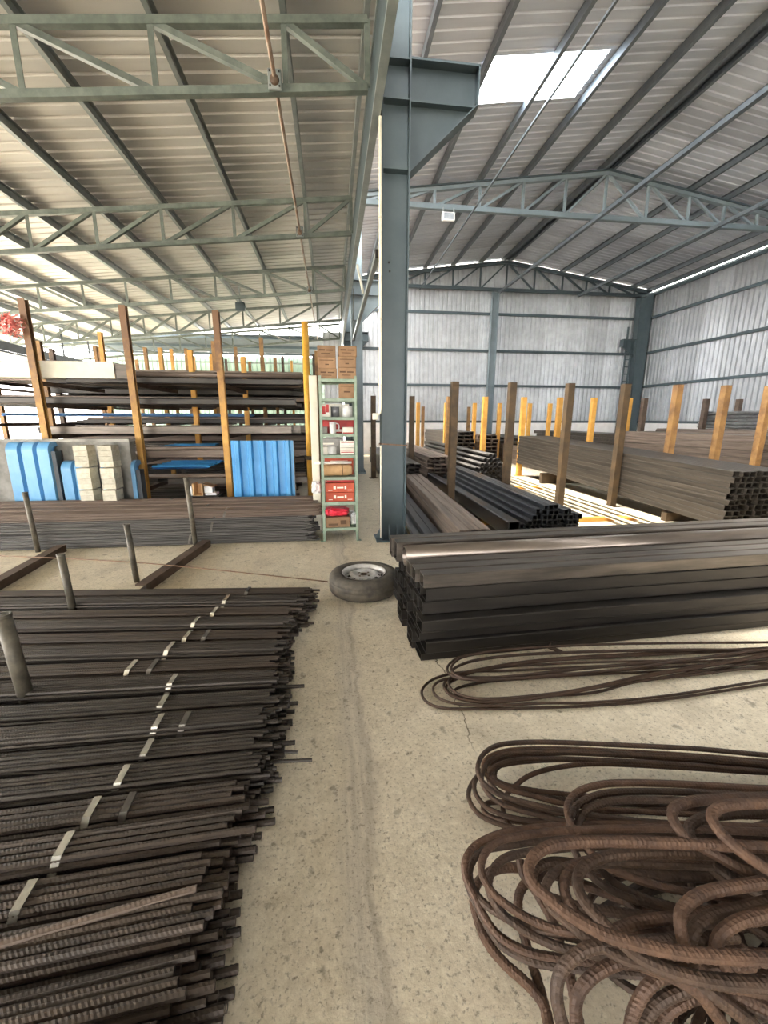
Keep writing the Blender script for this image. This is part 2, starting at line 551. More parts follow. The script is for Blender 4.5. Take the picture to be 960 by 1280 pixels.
ground = ob('ground_outside', mk('ground_outside', [(-70, -40, -.03), (60, -40, -.03), (60, 80, -.03), (-70, 80, -.03)], [(0, 1, 2, 3)], M['earth']))
tag(ground, 'pale dusty ground outside the open sides of the shed', 'ground', kind='structure')
fl = ob('floor', mk('floor', [(-14, -14, 0), (14.6, -14, 0), (14.6, 26, 0), (-14, 26, 0), (-14, -14, -.2), (14.6, -14, -.2), (14.6, 26, -.2), (-14, 26, -.2)], [(0, 1, 2, 3), (0, 4, 5, 1), (1, 5, 6, 2), (2, 6, 7, 3), (3, 7, 4, 0)], M['floor']))
tag(fl, 'dusty stained concrete floor with a smooth joint strip down the aisle', 'floor', kind='structure')

def corr_sheet(name, n, pitch, L0f, L1f, m, ribw=.05, ribh=.03, flip=1):
    """ribbed sheet: n ribs across (local y), running along local x from L0f(y) to L1f(y), ribs rise to +z*flip"""
    prof = []
    for k in range(n):
        y = k * pitch
        prof += [(y, 0), (y + pitch / 2 - ribw * .75, 0), (y + pitch / 2 - ribw * .4, ribh), (y + pitch / 2 + ribw * .4, ribh), (y + pitch / 2 + ribw * .75, 0)]
    prof.append((n * pitch, 0))
    V = []
    for y, z in prof:
        V += [(L0f(y), y, z * flip), (L1f(y), y, z * flip)]
    F = [(2 * i, 2 * i + 1, 2 * i + 3, 2 * i + 2) for i in range(len(prof) - 1)]
    return mk(name, V, F, m)

zL = lambda x: 5.53 + .1 * (x - .45)                       # underside of the left roof's purlins ~ .1 below this
def zR(x):                                                 # purlin line of the right roof
    return 7.15 + .138 * (x - .85) if x < 7.5 else 8.07 - .138 * (x - 7.5)

ceil_r = structure('ceiling_right', (7.5, 8, 8), 'ribbed metal gable roof of the right bay with grey purlins', 'roof')
def roof_piece(name, x0, x1, y, m, parent, zf, up):
    """one sheet from x0 to x1"""
    dx, dz = x1 - x0, zf(x1 - 1e-4) - zf(x0 + 1e-4)
    L = math.hypot(dx, dz)
    key = ('sheet', round(L, 3), m.name)
    if key not in _cache:
        _cache[key] = corr_sheet(name, 5, .22, lambda v: 0, lambda v: L, m, .042, .022)
    return ob(name, _cache[key], Vector((x0, y, zf(x0 + 1e-4) + up)) - parent.location, parent, (0, -math.atan2(dz, dx), 0))
for k in range(-20, 10):
    y = 8.2 + 1.1 * k
    if k == 0:
        roof_piece('roof_sheet', .7, 2.8, y, M['roof_right'], ceil_r, zR, .1)
        roof_piece('roof_sheet', 5.02, 7.5, y, M['roof_right'], ceil_r, zR, .1)
    else:
        roof_piece('roof_sheet', .7, 7.5, y, M['roof_right'], ceil_r, zR, .1)
    if k == 0:
        roof_piece('roof_sheet', 7.5, 10.0, y, M['roof_right'], ceil_r, zR, .1)
        roof_piece('roof_sheet', 12.22, 14.6, y, M['roof_right'], ceil_r, zR, .1)
        continue
    roof_piece('roof_sheet', 7.5, 14.6, y, M['roof_right'], ceil_r, zR, .1)
win = structure('window_1', (2.8, 8.2, zR(2.8)), 'glowing translucent skylight sheet in the right roof slope', 'skylight')
roof_piece('skylight_sheet', 2.8, 5.02, 8.2, M['skylight'], win, zR, .1)
win2 = structure('window_2', (11.1, 8.2, zR(11.1)), 'second translucent skylight sheet in the far right roof slope', 'skylight')
roof_piece('skylight_sheet', 10.0, 12.22, 8.2, M['skylight'], win2, zR, .1)
for x in (1.66, 2.8, 4.0, 5.18, 6.36, 7.36, 7.62, 8.75, 10.02, 11.13, 12.22, 13.42, 14.22):
    member('purlin', (x, -13.7, zR(x) + .0), (x, 18.5, zR(x) + .0), .07, .17, M['cool_purlin'], ceil_r, 'c', x < 7.5)
multi('ridge_cap', [(-.35, .35, -13.8, 19.1, 0, .02)], M['roof_right'], Vector((7.5, 0, 8.26)) - ceil_r.location, ceil_r)

ceil_l = structure('ceiling_left', (-6, 8, 5), 'low ribbed metal roof of the left bay sloping up to the columns', 'roof')
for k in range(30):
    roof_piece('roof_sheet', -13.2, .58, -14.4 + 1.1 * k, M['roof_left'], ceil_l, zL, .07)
PX = [.46, -.36, -1.6, -2.8, -3.88, -4.93, -5.93, -6.93, -7.95, -8.95, -9.95, -10.95, -11.95, -12.95]
for x in PX:
    member('purlin', (x, -14, zL(x) - .02), (x, 18.55, zL(x) - .02), .055, .15, M['galv_purlin'], ceil_l, 'c', True)

def truss(name, y, top, bot, label, mt, w_, rising, group, web=.05):
    """top, bot: lists of (x, z) panel points; rising: +1 diagonals climb to the right"""
    t = structure(name, ((top[0][0] + top[-1][0]) / 2, y, bot[0][1]), label, 'truss')
    t['group'] = group
    P = lambda q: (q[0], y, q[1])
    for seq, nm in ((top, 'top_chord'), (bot, 'bottom_chord')):
        i = 0
        for j in range(1, len(seq)):
            a, b, c = seq[i], seq[j], seq[min(j + 1, len(seq) - 1)]
            bend = j == len(seq) - 1 or abs((b[1] - a[1]) / (b[0] - a[0]) - (c[1] - b[1]) / (c[0] - b[0] + 1e-9)) > .02
            if bend:
                member(nm, P(a), P(b), w_, w_, mt, t)
                i = j
    for i in range(len(top)):
        if abs(top[i][1] - bot[i][1]) > .12:
            member('vertical', P(bot[i]), P(top[i]), web, web, mt, t, 'l')
        if i + 1 < len(top):
            r_ = rising(i) if callable(rising) else rising
            if r_ > 0: member('diagonal', P(bot[i]), P(top[i + 1]), web, web, mt, t, 'l')
            else: member('diagonal', P(top[i]), P(bot[i + 1]), web, web, mt, t, 'l')
    return t

for i, y in enumerate((5.05, 8.43, 11.8, 15.17, 18.45)):
    xs = sorted(PX)[1:]
    top = [(x, zL(x) - .15) for x in xs]
    bot = [(x, zL(x) - .71) for x in xs]
    truss('roof_truss', y, top, bot, 'grey green lattice roof truss of the left bay, %s from the camera' % ORD[i], M['green_steel'], .07, -1 if i % 2 == 0 else 1, 'trusses under the left roof', .055)

XR = [1.0, 1.66, 2.8, 4.0, 5.18, 6.36, 7.5, 8.75, 10.02, 11.13, 12.22, 13.42, 14.0]
for y, lb in ((11.8, 'blue grey lattice truss spanning the right bay below the skylight'), (18.2, 'blue grey gable truss along the top of the rear wall')):
    top = [(x, zR(x) - .14) for x in XR]
    bot = [(x, 6.87) for x in XR]
    bot[0] = (1.0, 6.87)
    truss('roof_truss', y, top, bot, lb, M['light_blue_steel'] if y < 15 else M['blue_steel'], .12, lambda i: 1 if XR[i] < 7.4 else -1, 'trusses of the right bay', .06)
for t in [o for o in COL.objects if o.name.startswith('roof_truss') and o.location.y > 10 and o.location.x > 2]:
    member('rafter_flange', (.9, t.location.y, zR(.9) - .1), (7.5, t.location.y, zR(7.5) - .1), .22, .03, M['blue_steel'], t)
    member('rafter_flange', (7.5, t.location.y, zR(7.5) - .1), (14.2, t.location.y, zR(14.2) - .1), .22, .03, M['blue_steel'], t)

# ---- walls
def zgap(x): return zR(x) + .07
wb = structure('wall_back', (7.5, 18.55, 0), 'tall ribbed metal rear wall above a white plinth', 'wall')
for k in range(14):
    x0 = .6 + k * 1.0
    me = corr_sheet('wall_sheet', 5, .2, lambda v: 1.38, lambda v: zgap(x0 + v), M['wall_sheet'], .06, .045, 1)
    # local x is up, local y runs along +x of the world, ribs point away from the room
    o = ob('wall_sheet', me, Vector((x0, 18.55, 0)) - wb.location, wb)
    o.rotation_euler = Matrix(((0, 1, 0), (0, 0, 1), (1, 0, 0))).to_euler()
for z in (5.98, 4.47, 3.0, 1.42):
    member('girt', (.7, 18.48, z), (14.5, 18.48, z), .07, .1, M['blue_steel'], wb, 'c')
multi('plinth', [(-6.9, 7.1, -.1, .12, 0, 1.38)], M['plinth'], (0, 0, 0), wb)

wr = structure('wall_right', (14.55, 8, 0), 'long ribbed metal side wall on the right above a white plinth', 'wall')
mr_ = corr_sheet('wall_sheet', 5, .2, lambda v: 1.38, lambda v: 7.15, M['wall_bright'], .06, .05, 1)
for k in range(32):
    y0 = -13.45 + k
    o = ob('wall_sheet', mr_, Vector((14.55, y0 + 1.0, 0)) - wr.location, wr)
    o.rotation_euler = Matrix(((0, 0, 1), (0, -1, 0), (1, 0, 0))).to_euler()
for z in (6.98, 6.0, 4.5, 3.02, 1.42):
    member('girt', (14.48, -13.4, z), (14.48, 18.5, z), .07, .1, M['blue_steel'], wr, 'c', True)
multi('plinth', [(-.1, .12, -21.5, 10.6, 0, 1.38)], M['plinth'], (0, 0, 0), wr)

wf = structure('wall_front', (0, -13.5, 0), 'ribbed metal front wall behind the camera', 'wall')
for k in range(27):
    x0 = -12.4 + k
    added_gate = 4.4 if 9 <= k < 17 else 0          # unseen opening, added to bring more light onto the aisle floor
    me = corr_sheet('wall_sheet', 5, .2, lambda v: added_gate, (lambda v: zL(x0 + v) + .05) if k < 13 else (lambda v: zgap(x0 + v)), M['wall_sheet'], .05, .03, 1)
    o = ob('wall_sheet', me, Vector((x0 + 1.0, -13.5, 0)) - wf.location, wf)
    o.rotation_euler = Matrix(((0, -1, 0), (0, 0, -1), (1, 0, 0))).to_euler()

# ---- left bay: lower roof beyond and green rear wall
cb = structure('ceiling_rear', (-6, 22, 4.8), 'dark lower roof hanging behind the left bay', 'roof')
for k in range(13):
    x0 = -12.9 + k * 1.04
    V = [(x0, 19.0, 4.95), (x0 + 1.04, 19.0, 4.97), (x0 + 1.04, 25.6, 5.22), (x0, 25.6, 5.2)]
    V = [Vector(v) - cb.location for v in V]
    V2 = [v + Vector((0, 0, .02 + .02 * (k % 2))) for v in V]
    ob('roof_panel', mk('roof_panel', V + V2, [(0, 3, 2, 1), (4, 5, 6, 7), (0, 1, 5, 4), (1, 2, 6, 5), (2, 3, 7, 6), (3, 0, 4, 7)], M['awning']), (0, 0, 0), cb)
for y in (19.1, 22.2, 25.4):
    member('purlin', (-12.8, y, 4.87 + (y - 19) * .038), (.5, y, 4.89 + (y - 19) * .038), .06, .12, M['blue_steel'], cb)
wl = structure('wall_rear_left', (-6, 25.9, 0), 'pale green ribbed sheet wall far behind the racks', 'wall')
mg = corr_sheet('wall_sheet', 4, .26, lambda v: 0, lambda v: 5.05, M['green_sheet'], .06, .035, 1)
for k in range(13):
    o = ob('wall_sheet', mg, Vector((-12.9 + k * 1.04, 25.9, 0)) - wl.location, wl)
    o.rotation_euler = Matrix(((0, 1, 0), (0, 0, 1), (1, 0, 0))).to_euler()
for z in (3.0, 4.7):
    member('girt', (-12.9, 25.82, z), (.6, 25.82, z), .06, .08, M['green_steel'], wl)
wm = structure('wall_partition', (.1, 18.5, 0), 'narrow ribbed sheet panel standing behind the shelf cartons', 'wall')
mp_ = corr_sheet('wall_sheet', 4, .2, lambda v: 0, lambda v: 5.1, M['wall_sheet'], .05, .03, 1)
o = ob('wall_sheet', mp_, Vector((-.25, 18.6, 0)) - wm.location, wm)
o.rotation_euler = Matrix(((0, 1, 0), (0, 0, 1), (1, 0, 0))).to_euler()

aw = structure('trim_1', (-9, 14.5, 3.4), 'dark eaves gutter hanging at the open left side', 'gutter')
multi('gutter_face', [(-.04, .04, -3.5, 4.0, -.02, .2)], M['awning'], (0, 0, 0), aw)
multi('gutter_pan', [(-.6, .0, -3.5, 4.0, -.08, -.03)], M['awning'], (0, 0, 0), aw)
multi('hanger', [(-.02, .02, -3.2 + q * 1.6, -3.16 + q * 1.6, .2, zL(-9) - .1 - 3.4) for q in range(5)], M['awning'], (0, 0, 0), aw)

# ---- columns
def column(x, y, top, label, bracket=1, mt='blue_steel', w_=.3, d=.22):
    c = structure('steel_column', (x, y, 0), label, 'column')
    t = .014
    multi('flange', [(-w_ / 2, -w_ / 2 + t, -d / 2, d / 2, .02, top)], M[mt], (0, 0, 0), c)
    multi('flange', [(w_ / 2 - t, w_ / 2, -d / 2, d / 2, .02, top)], M[mt], (0, 0, 0), c)
    multi('web', [(-w_ / 2 + t, w_ / 2 - t, -.006, .006, .02, top)], M[mt], (0, 0, 0), c)
    multi('base_plate', [(-w_ / 2 - .07, w_ / 2 + .07, -d / 2 - .06, d / 2 + .06, 0, .02)], M[mt], (0, 0, 0), c)
    for sx in (-1, 1):
        prism('gusset', [(sx * w_ / 2, .02), (sx * (w_ / 2 + .07), .02), (sx * w_ / 2, .17)], .012, M[mt], (0, 0, 0), c)
        prism('gusset', [(-d / 2 + .06, .02), (-d / 2 - .05, .02), (-d / 2 + .06, .2)], .012, M[mt], (sx * .05, 0, 0), c, axis='x')
    if bracket:
        s = bracket
        x0, x1 = s * w_ / 2, s * (w_ / 2 + .72)
        b = prism('bracket', [(x0, 4.06), (x0, 5.05), (x1, 5.05), (x1, 4.72)], .014, M[mt], (0, 0, 0), c)
        L = x1 - x0
        multi('bracket_top', [(min(x0, x1), max(x0, x1), -d / 2, d / 2, 5.04, 5.06)], M[mt], (0, 0, 0), b)
        multi('bracket_end', [(min(x1, x1 - s * .015), max(x1, x1 - s * .015), -d / 2, d / 2, 4.72, 5.05)], M[mt], (0, 0, 0), b)
        prism('bracket_bottom', [(x0, 4.06), (x1, 4.72), (x1, 4.735), (x0, 4.075)], d, M[mt], (0, 0, 0), b)
        multi('stiffener', [(min(x0, x1), max(x0, x1), -d / 2 + .03, d / 2 - .03, 4.7, 4.712)], M[mt], (0, 0, 0), b)
        for z in (5.04, 4.7, 4.08):
            multi('stiffener', [(-w_ / 2 + t, w_ / 2 - t, -d / 2 + .01, d / 2 - .01, z, z + .012)], M[mt], (0, 0, 0), c)
    return c
c1 = column(.75, 5.05, zR(.75) + .05, 'tall blue grey steel column beside the aisle with a big bracket near the roof')
V, F = [], []
for z in (1.2, 1.215):
    V += [(-.16, -.12, z + .01), (.16, -.12, z - .01), (.16, .12, z), (-.16, .12, z)]
F = [(0, 1, 5, 4), (1, 2, 6, 5), (2, 3, 7, 6), (3, 0, 4, 7)]
ob('wire_band', mk('wire_band', V, F, M['wire']), (0, 0, 0), c1)
for q in ((-.06, 3.22), (-.05, 3.13)):
    lathe('bolt_hole', [(0, .004), (.012, .004), (.012, 0)], M['black'], (q[0], -.0065, q[1]), c1, 10, (R(90), 0, 0))
column(.75, 11.8, zR(.75) + .05, 'pale blue grey steel column behind the shelving rack', 1, 'light_blue_steel')
column(.78, 18.3, zR(.78) + .05, 'blue grey steel column at the far end of the aisle line')
column(7.12, 18.36, 6.82, 'blue grey steel post in the middle of the rear wall', 0, 'light_blue_steel', .3, .2)
# tapered corner column
cc = structure('steel_column', (14.1, 18.3, 0), 'tapered blue grey corner column with a bracket at the rear right', 'column')
prism('web', [(-.12, 0), (.3, 0), (.3, 7.0), (-.35, 7.0)], .2, M['blue_steel'], (0, 0, 0), cc)
prism('flange', [(-.14, 0), (-.12, 0), (-.35, 7.0), (-.37, 7.0)], .3, M['blue_steel'], (0, 0, 0), cc)
b = prism('bracket', [(-.2, 4.3), (-.28, 5.05), (-.9, 5.05), (-.9, 4.75)], .06, M['blue_steel'], (0, 0, 0), cc)
multi('bracket_top', [(-.92, -.2, -.13, .13, 5.04, 5.07)], M['blue_steel'], (0, 0, 0), b)
multi('bracket_end', [(-.92, -.9, -.13, .13, 4.75, 5.05)], M['blue_steel'], (0, 0, 0), b)

# longitudinal members on the column line
bl = structure('trim_2', (.53, 8, 4.5), 'long grey edge girder running along the column line', 'girder')
multi('web', [(-.02, .02, -21.5, 10.4, .05, .58)], M['blue_steel'], (0, 0, 0), bl)
multi('flange', [(-.035, .045, -21.5, 10.4, 0, .04)], M['galv_purlin'], (0, 0, 0), bl)
multi('flange', [(-.035, .045, -21.5, 10.4, .58, .62)], M['galv_purlin'], (0, 0, 0), bl)
tl = structure('trim_4', (7.2, 2.4, 6.78), 'galvanised tie tubes running lengthwise under the right bay trusses', 'tie tube')
for x, q in ((3.78, .035), (7.2, .09), (10.8, .09)):
    multi('tie_tube', [(x - 7.2 - q / 2, x - 7.2 + q / 2, -15.5, 15.8, -q / 2 - .02, q / 2 - .02)], M['cool_purlin'], (0, 0, 0), tl)
tb = structure('trim_3', (.66, 9, 3.6), 'thin grey tie beam between the first two columns', 'tie beam')
multi('tube', [(-.03, .03, -3.1, 2.7, -.04, .04)], M['galv_purlin'], (0, 0, 0), tb)
multi('end_cap', [(-.032, .032, -3.14, -3.1, -.045, .045)], M['black'], (0, 0, 0), tb)
member('knee_brace', (.6, 9.0, 4.48), (.6, 7.6, 3.62), .03, .06, M['cream_panel'], tb)
member('knee_brace', (.6, 10.4, 4.48), (.64, 11.6, 3.64), .03, .05, M['galv_purlin'], tb)

# ================================================================ THINGS
# ---- reinforcing bar
def bar_mesh(key, L, r, m, rib, seed, step):
    k = ('bar', key, m.name, seed)
    if k in _cache: return _cache[k]
    rr = random.Random(seed)
    a1, a2, f1 = rr.uniform(-.002, .002), rr.uniform(-.001, .001), rr.uniform(1, 2)
    n = int(L / step)
    pts = [Vector((-L * i / n, a1 * math.sin(f1 * L * i / n), a2 * math.sin(1.3 * L * i / n))) for i in range(n + 1)]
    V, F = sweep(pts, r, 8, rib, .013)
    _cache[k] = mk('bar', V, F, m, False)
    return _cache[k]

def strap_on(parent, x, ncol, pitch, hgt, m):
    w_ = ncol * pitch / 2 + .004
    prof = [(-w_, .004), (w_, .004), (w_ * 1.0, hgt * .55), (w_ * .62, hgt + .004), (-w_ * .62, hgt + .004), (-w_, hgt * .55)]
    n = len(prof)
    V = []
    for dx in (-.013, .013):
        for k in (1.0, 1.03):
            V += [(x + dx + z_ * .25, y_ * k, z_ * k) for y_, z_ in prof]
    F = []
    for i in range(n):
        j = (i + 1) % n
        F += [(n + i, n + j, 3 * n + j, 3 * n + i), (i, 2 * n + i, 2 * n + j, j), (i, j, n + j, n + i), (2 * n + i, 3 * n + i, 3 * n + j, 2 * n + j)]
    return ob('strap', mk('strap', V, F, m), (0, 0, 0), parent)

def bundle(x, y, z, ang, rows, r, m, label, group, straps, L=7.0, rib=.1, spread=.05, gap=1.09, far=False):
    e = empty('rebar_bundle', (x, y, z), label, 'rebar bundle', group, rot=(0, 0, R(ang)))
    p = 2 * r * gap
    zz = r + .002
    for li, nb in enumerate(rows):
        for k in range(nb):
            yy = (k - (nb - 1) / 2) * p + random.uniform(-.08, .08) * r
            st = random.uniform(-spread, spread) - .012 * li
            if random.random() < .04: st += random.uniform(.0, .06)
            o = ob('bar', bar_mesh('%.4f' % r, L, r, m, rib, random.randint(0, 3), .0065 if not far else .05), (st, yy, zz), e)
            o.rotation_euler = (random.uniform(0, 6.28), random.uniform(-.0007, .0007), random.uniform(-.001, .001))
        zz += p * .88
    hgt = zz - p * .88 + r
    for sx, sm in straps:
        strap_on(e, sx, max(rows), p, hgt, sm)
    return e

YB = [3.24, 3.06, 2.88, 2.71, 2.54, 2.38, 2.22, 2.06, 1.91, 1.76, 1.62, 1.48, 1.345, 1.21, 1.08, .95, .82, .69]
XE = [-.17, -.2, -.24, -.28, -.3, -.3, -.29, -.28, -.26, -.27, -.27, -.28, -.3, -.33, -.35, -.33, -.33, -.34]
AN = [-5.3, -5.1, -4.9, -4.7, -4.5, -4.0, -3.0, -2.0, -1.0, -.1, .7, 1.3, 2.0, 2.6, 3.2, 3.9, 4.6, 5.4]
SX = [-.75, -.88, -.92, -1.0, -1.0, -1.05, -1.2, -.91, -.9, -.86, -.85, -.88, -.92, -.93, -.96, -1.1, -1.25, -1.3]
for i in range(18):
    near = i >= 12
    if near:
        rows, r, m = (5, 4, 5, 4, 5, 4), .0112, M['rebar_brown']
    elif i >= 7:
        rows, r, m = (6, 5, 6, 5, 6, 5), .0098, M['rebar_dark']
    else:
        rows, r, m = (7, 6, 7, 6, 7, 5), .0098, M['rebar_dark'] if i % 2 else M['rebar_brown']
    straps = [] if i > 14 else [(SX[i] - XE[i], M['strap'] if i not in (0, 15, 16) else M['strap_dull'])]
    if i in (4, 6, 9, 12) and True: straps.append((SX[i] - XE[i] + .12, M['strap_dull']))
    straps += [(-2.9, M['strap_dull']), (-5.2, M['strap_dull'])]
    lab = 'strapped bundle of %s rebar on the left floor, %s counted from the camera' % ('thick brown' if near else 'thin dark', ORD[17 - i])
    bundle(XE[i], YB[i], .004 + .012 * (i % 2), AN[i], rows, r, m, lab, 'rebar bundles on the near left floor', straps)
# one loose bar lying across the nearest bundles and two stray bars poking out
def loose_bar(p0, p1, r, m, label):
    d = Vector(p1) - Vector(p0)
    L = d.length
    n = int(L / .0065)
    V, F = sweep([Vector((L * i / n, 0, 0)) for i in range(n + 1)], r, 8, .1, .013)
    B, _ = frame_to(p0, p1)
    o = ob('rebar', mk('rebar', V, F, m), p0)
    o.rotation_euler = B.to_euler()
    return tag(o, label, 'rebar')
loose_bar((-.43, 1.0, .142), (-2.4, .69, .15), .0115, M['rebar_rust'], 'single loose rebar lying askew on top of the nearest bundles')
loose_bar((-.12, 1.535, .05), (-1.6, 1.55, .125), .007, M['rebar_dark'], 'thin stray bar poking furthest out into the aisle')
loose_bar((-.19, 1.62, .02), (-.34, 1.62, .04), .006, M['rebar_dark'], 'short thin bar end poking out above the long stray bar')

# second row of bundles behind the stanchions
for i in range(4):
    for t in range(2):
        big = i > 1
        bundle(-.26 - .05 * (i % 2) - .03 * t, 5.14 + .19 * i, .004 + .155 * t, .25 * (i - 1), (4, 3, 4, 3, 3) if big else (8, 7, 8, 7, 8, 7, 8, 7), .0178 if big else .0107, M['rebar_grey'],
               '%s bundle of grey rebar in the rear left row, %s from front' % (('bottom tier', 'middle tier')[t], ORD[i]), 'lower bundles of the rear row',
               [(-1.5 - .2 * i + .3 * t, M['strap_dull'])], far=True, spread=.09, rib=0, gap=1.08)
for i in range(4):
    bundle(-.14 - .03 * i, 5.2 + .175 * i, .315 + .012 * i, -.2 * i, (8, 7, 8, 7, 8), .0100, M['rebar_rust'],
           'reddish rebar bundle in the top tier of the rear left row, %s from front' % ORD[i], 'upper bundles of the rear row',
           [(-1.2 - .25 * i, M['strap_dull'])], far=True, spread=.06, rib=0)

# sleepers under the rear row, stanchion posts, a thin rod on the floor
def sleeper(p0, p1, label):
    o = member('floor_sleeper', (p0[0], p0[1], .041), (p1[0], p1[1], .041), .1, .08, M['sleeper'], None, 'c')
    return tag(o, label, 'sleeper')
sleeper((-1.7, 3.62), (-1.53, 4.98), 'rusty steel sleeper on the floor running under the rear rebar row, right one')
sleeper((-3.02, 3.72), (-3.14, 4.98), 'rusty steel sleeper on the floor running under the rear rebar row, left one')
def stanchion(x, y, z0, h, r, lean, label):
    e = empty('stanchion', (x, y, z0), label, 'post', 'pipe stanchions among the rebar')
    pipe('pipe', [(x, y, z0), (x + lean, y, z0 + h)], r, M['stanchion'], e, 12)
    lathe('pipe_rim', [(r * .75, h - .03), (r * .75, h + .002), (r * 1.06, h + .002), (r * 1.06, h - .012)], M['stanchion'], (lean, 0, 0), e, 12)
stanchion(-1.66, 4.99, 0, .84, .028, -.03, 'pipe stanchion standing against the rear rebar row, nearest the shelving')
stanchion(-3.4, 4.99, 0, .7, .026, -.02, 'pipe stanchion standing against the rear rebar row, at its left end')
stanchion(-1.86, 3.9, 0, .56, .026, -.02, 'thin pipe stanchion behind the near rebar, standing by the right sleeper')
stanchion(-1.98, 3.15, 0, .53, .026, -.02, 'pipe stanchion rising from between the far near-side bundles')
stanchion(-1.6, 2.08, 0, .56, .034, -.03, 'thick dark pipe stanchion cut off by the left edge of the photo')
pr = pipe('thin_rod', [(-3.6, 4.56, .115), (-1.9, 4.1, .12), (-.07, 3.66, .012)], .006, M['wire'], None, 6, .1)
tag(pr, 'thin steel rod lying across the bare floor between the rebar rows', 'rod')

# ---- spare wheel
wx, wy = .258, 3.45
wh = empty('spare_wheel', (wx, wy, 0), 'dusty car tyre on a silver steel rim lying flat in the aisle', 'wheel')
RO_ = .31
tv = [(.185, .03), (.20, .006), (.255, 0), (.29, .012), (.307, .035), (RO_, .05), (RO_, .078), (RO_ - .004, .082), (RO_, .086), (RO_, .118), (RO_ - .004, .122), (RO_, .126), (.307, .15), (.29, .172), (.255, .184), (.215, .182), (.195, .17), (.186, .155)]
lathe('tyre', tv, M['rubber'], (0, 0, 0), wh, 56)
lathe('rim', [(.188, .17), (.197, .179), (.193, .178), (.184, .172), (.176, .15), (.165, .12), (.158, .112)], M['rim'], (0, 0, 0), wh, 48)
# dished wheel disc with vent holes
def wheel_disc():
    n, hn = 96, 12
    prof = [(.17, .12), (.164, .142), (.152, .151), (.128, .156), (.118, .162), (.104, .165), (.09, .162), (.078, .15), (.055, .149), (.045, .153), (.033, .153)]
    V, F = lathe_v(prof, n)
    G = []
    per = n // hn
    for i in range(len(prof) - 1):
        for k in range(n):
            hole = (i in (1, 2)) and (k % per) in (2, 3, 4, 5)
            if not hole: G.append(F[i * n + k])
    return mk('wheel_disc', V, G, M['rim'], True)
ob('wheel_disc', wheel_disc(), (0, 0, 0), wh)
lathe('well', [(.184, .05), (.02, .05)], M['black'], (0, 0, 0), wh, 32)
lathe('hub_hole', [(.034, .1535), (.03, .12), (0, .12)], M['rim_dark'], (0, 0, 0), wh, 24)
for k in range(4):
    a = math.pi / 4 + k * math.pi / 2
    lathe('bolt_hole', [(0, .1545), (.009, .1545), (.009, .148)], M['rim_dark'], (.056 * math.cos(a), .056 * math.sin(a), 0), wh, 10)
pipe('valve', [(wx + .15, wy - .05, .14), (wx + .153, wy - .052, .172)], .004, M['black'], wh, 6)

# ---- shelving rack by the column
sx0, sx1, sy0, sy1 = -.135, .315, 5.02, 5.46
sh = empty('shelving_rack', (.09, 5.24, 0), 'tall narrow pale green steel shelving rack left of the column', 'shelving')
for x in (sx0, sx1):
    for y in (sy0, sy1):
        dx, dy = (1 if x == sx0 else -1), (1 if y == sy0 else -1)
        a = x - .09; b = y - 5.24
        multi('post', [(min(a, a + dx * .035), max(a, a + dx * .035), min(b, b + dy * .004), max(b, b + dy * .004), .004, 2.0),
                       (min(a, a + dx * .004), max(a, a + dx * .004), min(b, b + dy * .035), max(b, b + dy * .035), .004, 2.0)], M['shelf_green'], (0, 0, 0), sh)
        multi('foot_plate', [(a - .03, a + .03, b - .03, b + .03, 0, .006)], M['shelf_green'], (0, 0, 0), sh)
SZ = [.17, .5, .81, 1.08, 1.335, 1.53, 1.745, 1.965]
for z in SZ:
    multi('shelf_board', [(-.215, .215, -.21, .21, z - .004, z), (-.22, .22, -.215, -.211, z - .035, z), (-.22, .22, .211, .215, z - .035, z),
                          (-.22, -.216, -.21, .21, z - .035, z), (.216, .22, -.21, .21, z - .035, z)], M['shelf_green'], (0, 0, 0), sh)

def carton(x, y, z, s, m, label, group=None, prints=(), pm='carton_print', tape=True, cat='carton', name='carton', rz=0):
    e = empty(name, (x, y, z), label, cat, group, rot=(0, 0, R(rz)))
    box('body', (0, 0, 0), s, M[m], e, bev=.004)
    if tape:
        multi('tape', [(-s[0] / 2 * .98, s[0] / 2 * .98, -.022, .022, s[2], s[2] + .001)], M[pm if m != 'carton' else 'carton_print'], (0, 0, 0), e)
    if prints:
        multi('print', [(-s[0] / 2 + a * s[0], -s[0] / 2 + b * s[0], -s[1] / 2 - .0012, -s[1] / 2, c * s[2], d * s[2]) for a, b, c, d in prints], M[pm], (0, 0, 0), e)
    return e
# cartons on the top shelf, two stacks of three
hs = (.115, .122, .128)
for c_, (x, nm) in enumerate(((-.025, 'left'), (.205, 'right'))):
    z = SZ[-1] + .002
    for k in range(3):
        hh = hs[k] if c_ == 0 else hs[2 - k]
        carton(x + (.004 * k if c_ else -.003 * k) + .0, 5.2 + .012 * k, z, (.21, .3, hh), 'carton',
               'brown carton on top of the shelving rack, %s stack, %s' % (nm, ('bottom one', 'middle one', 'top one')[k]), 'cartons on top of the shelving',
               ((.1, .42, .55, .68), (.5, .86, .55, .66), (.2, .7, .3, .36)) if k != 1 else ((.1, .85, .7, .76), (.4, .6, .3, .4)), rz=random.uniform(-1.5, 1.5))
        z += hh + .002
Z = lambda k: SZ[k] + .002
carton(.2, 5.17, Z(6), (.19, .26, .165), 'carton', 'single brown carton on the highest enclosed shelf of the rack', None, ((.08, .9, .8, .86), (.3, .7, .4, .5)))
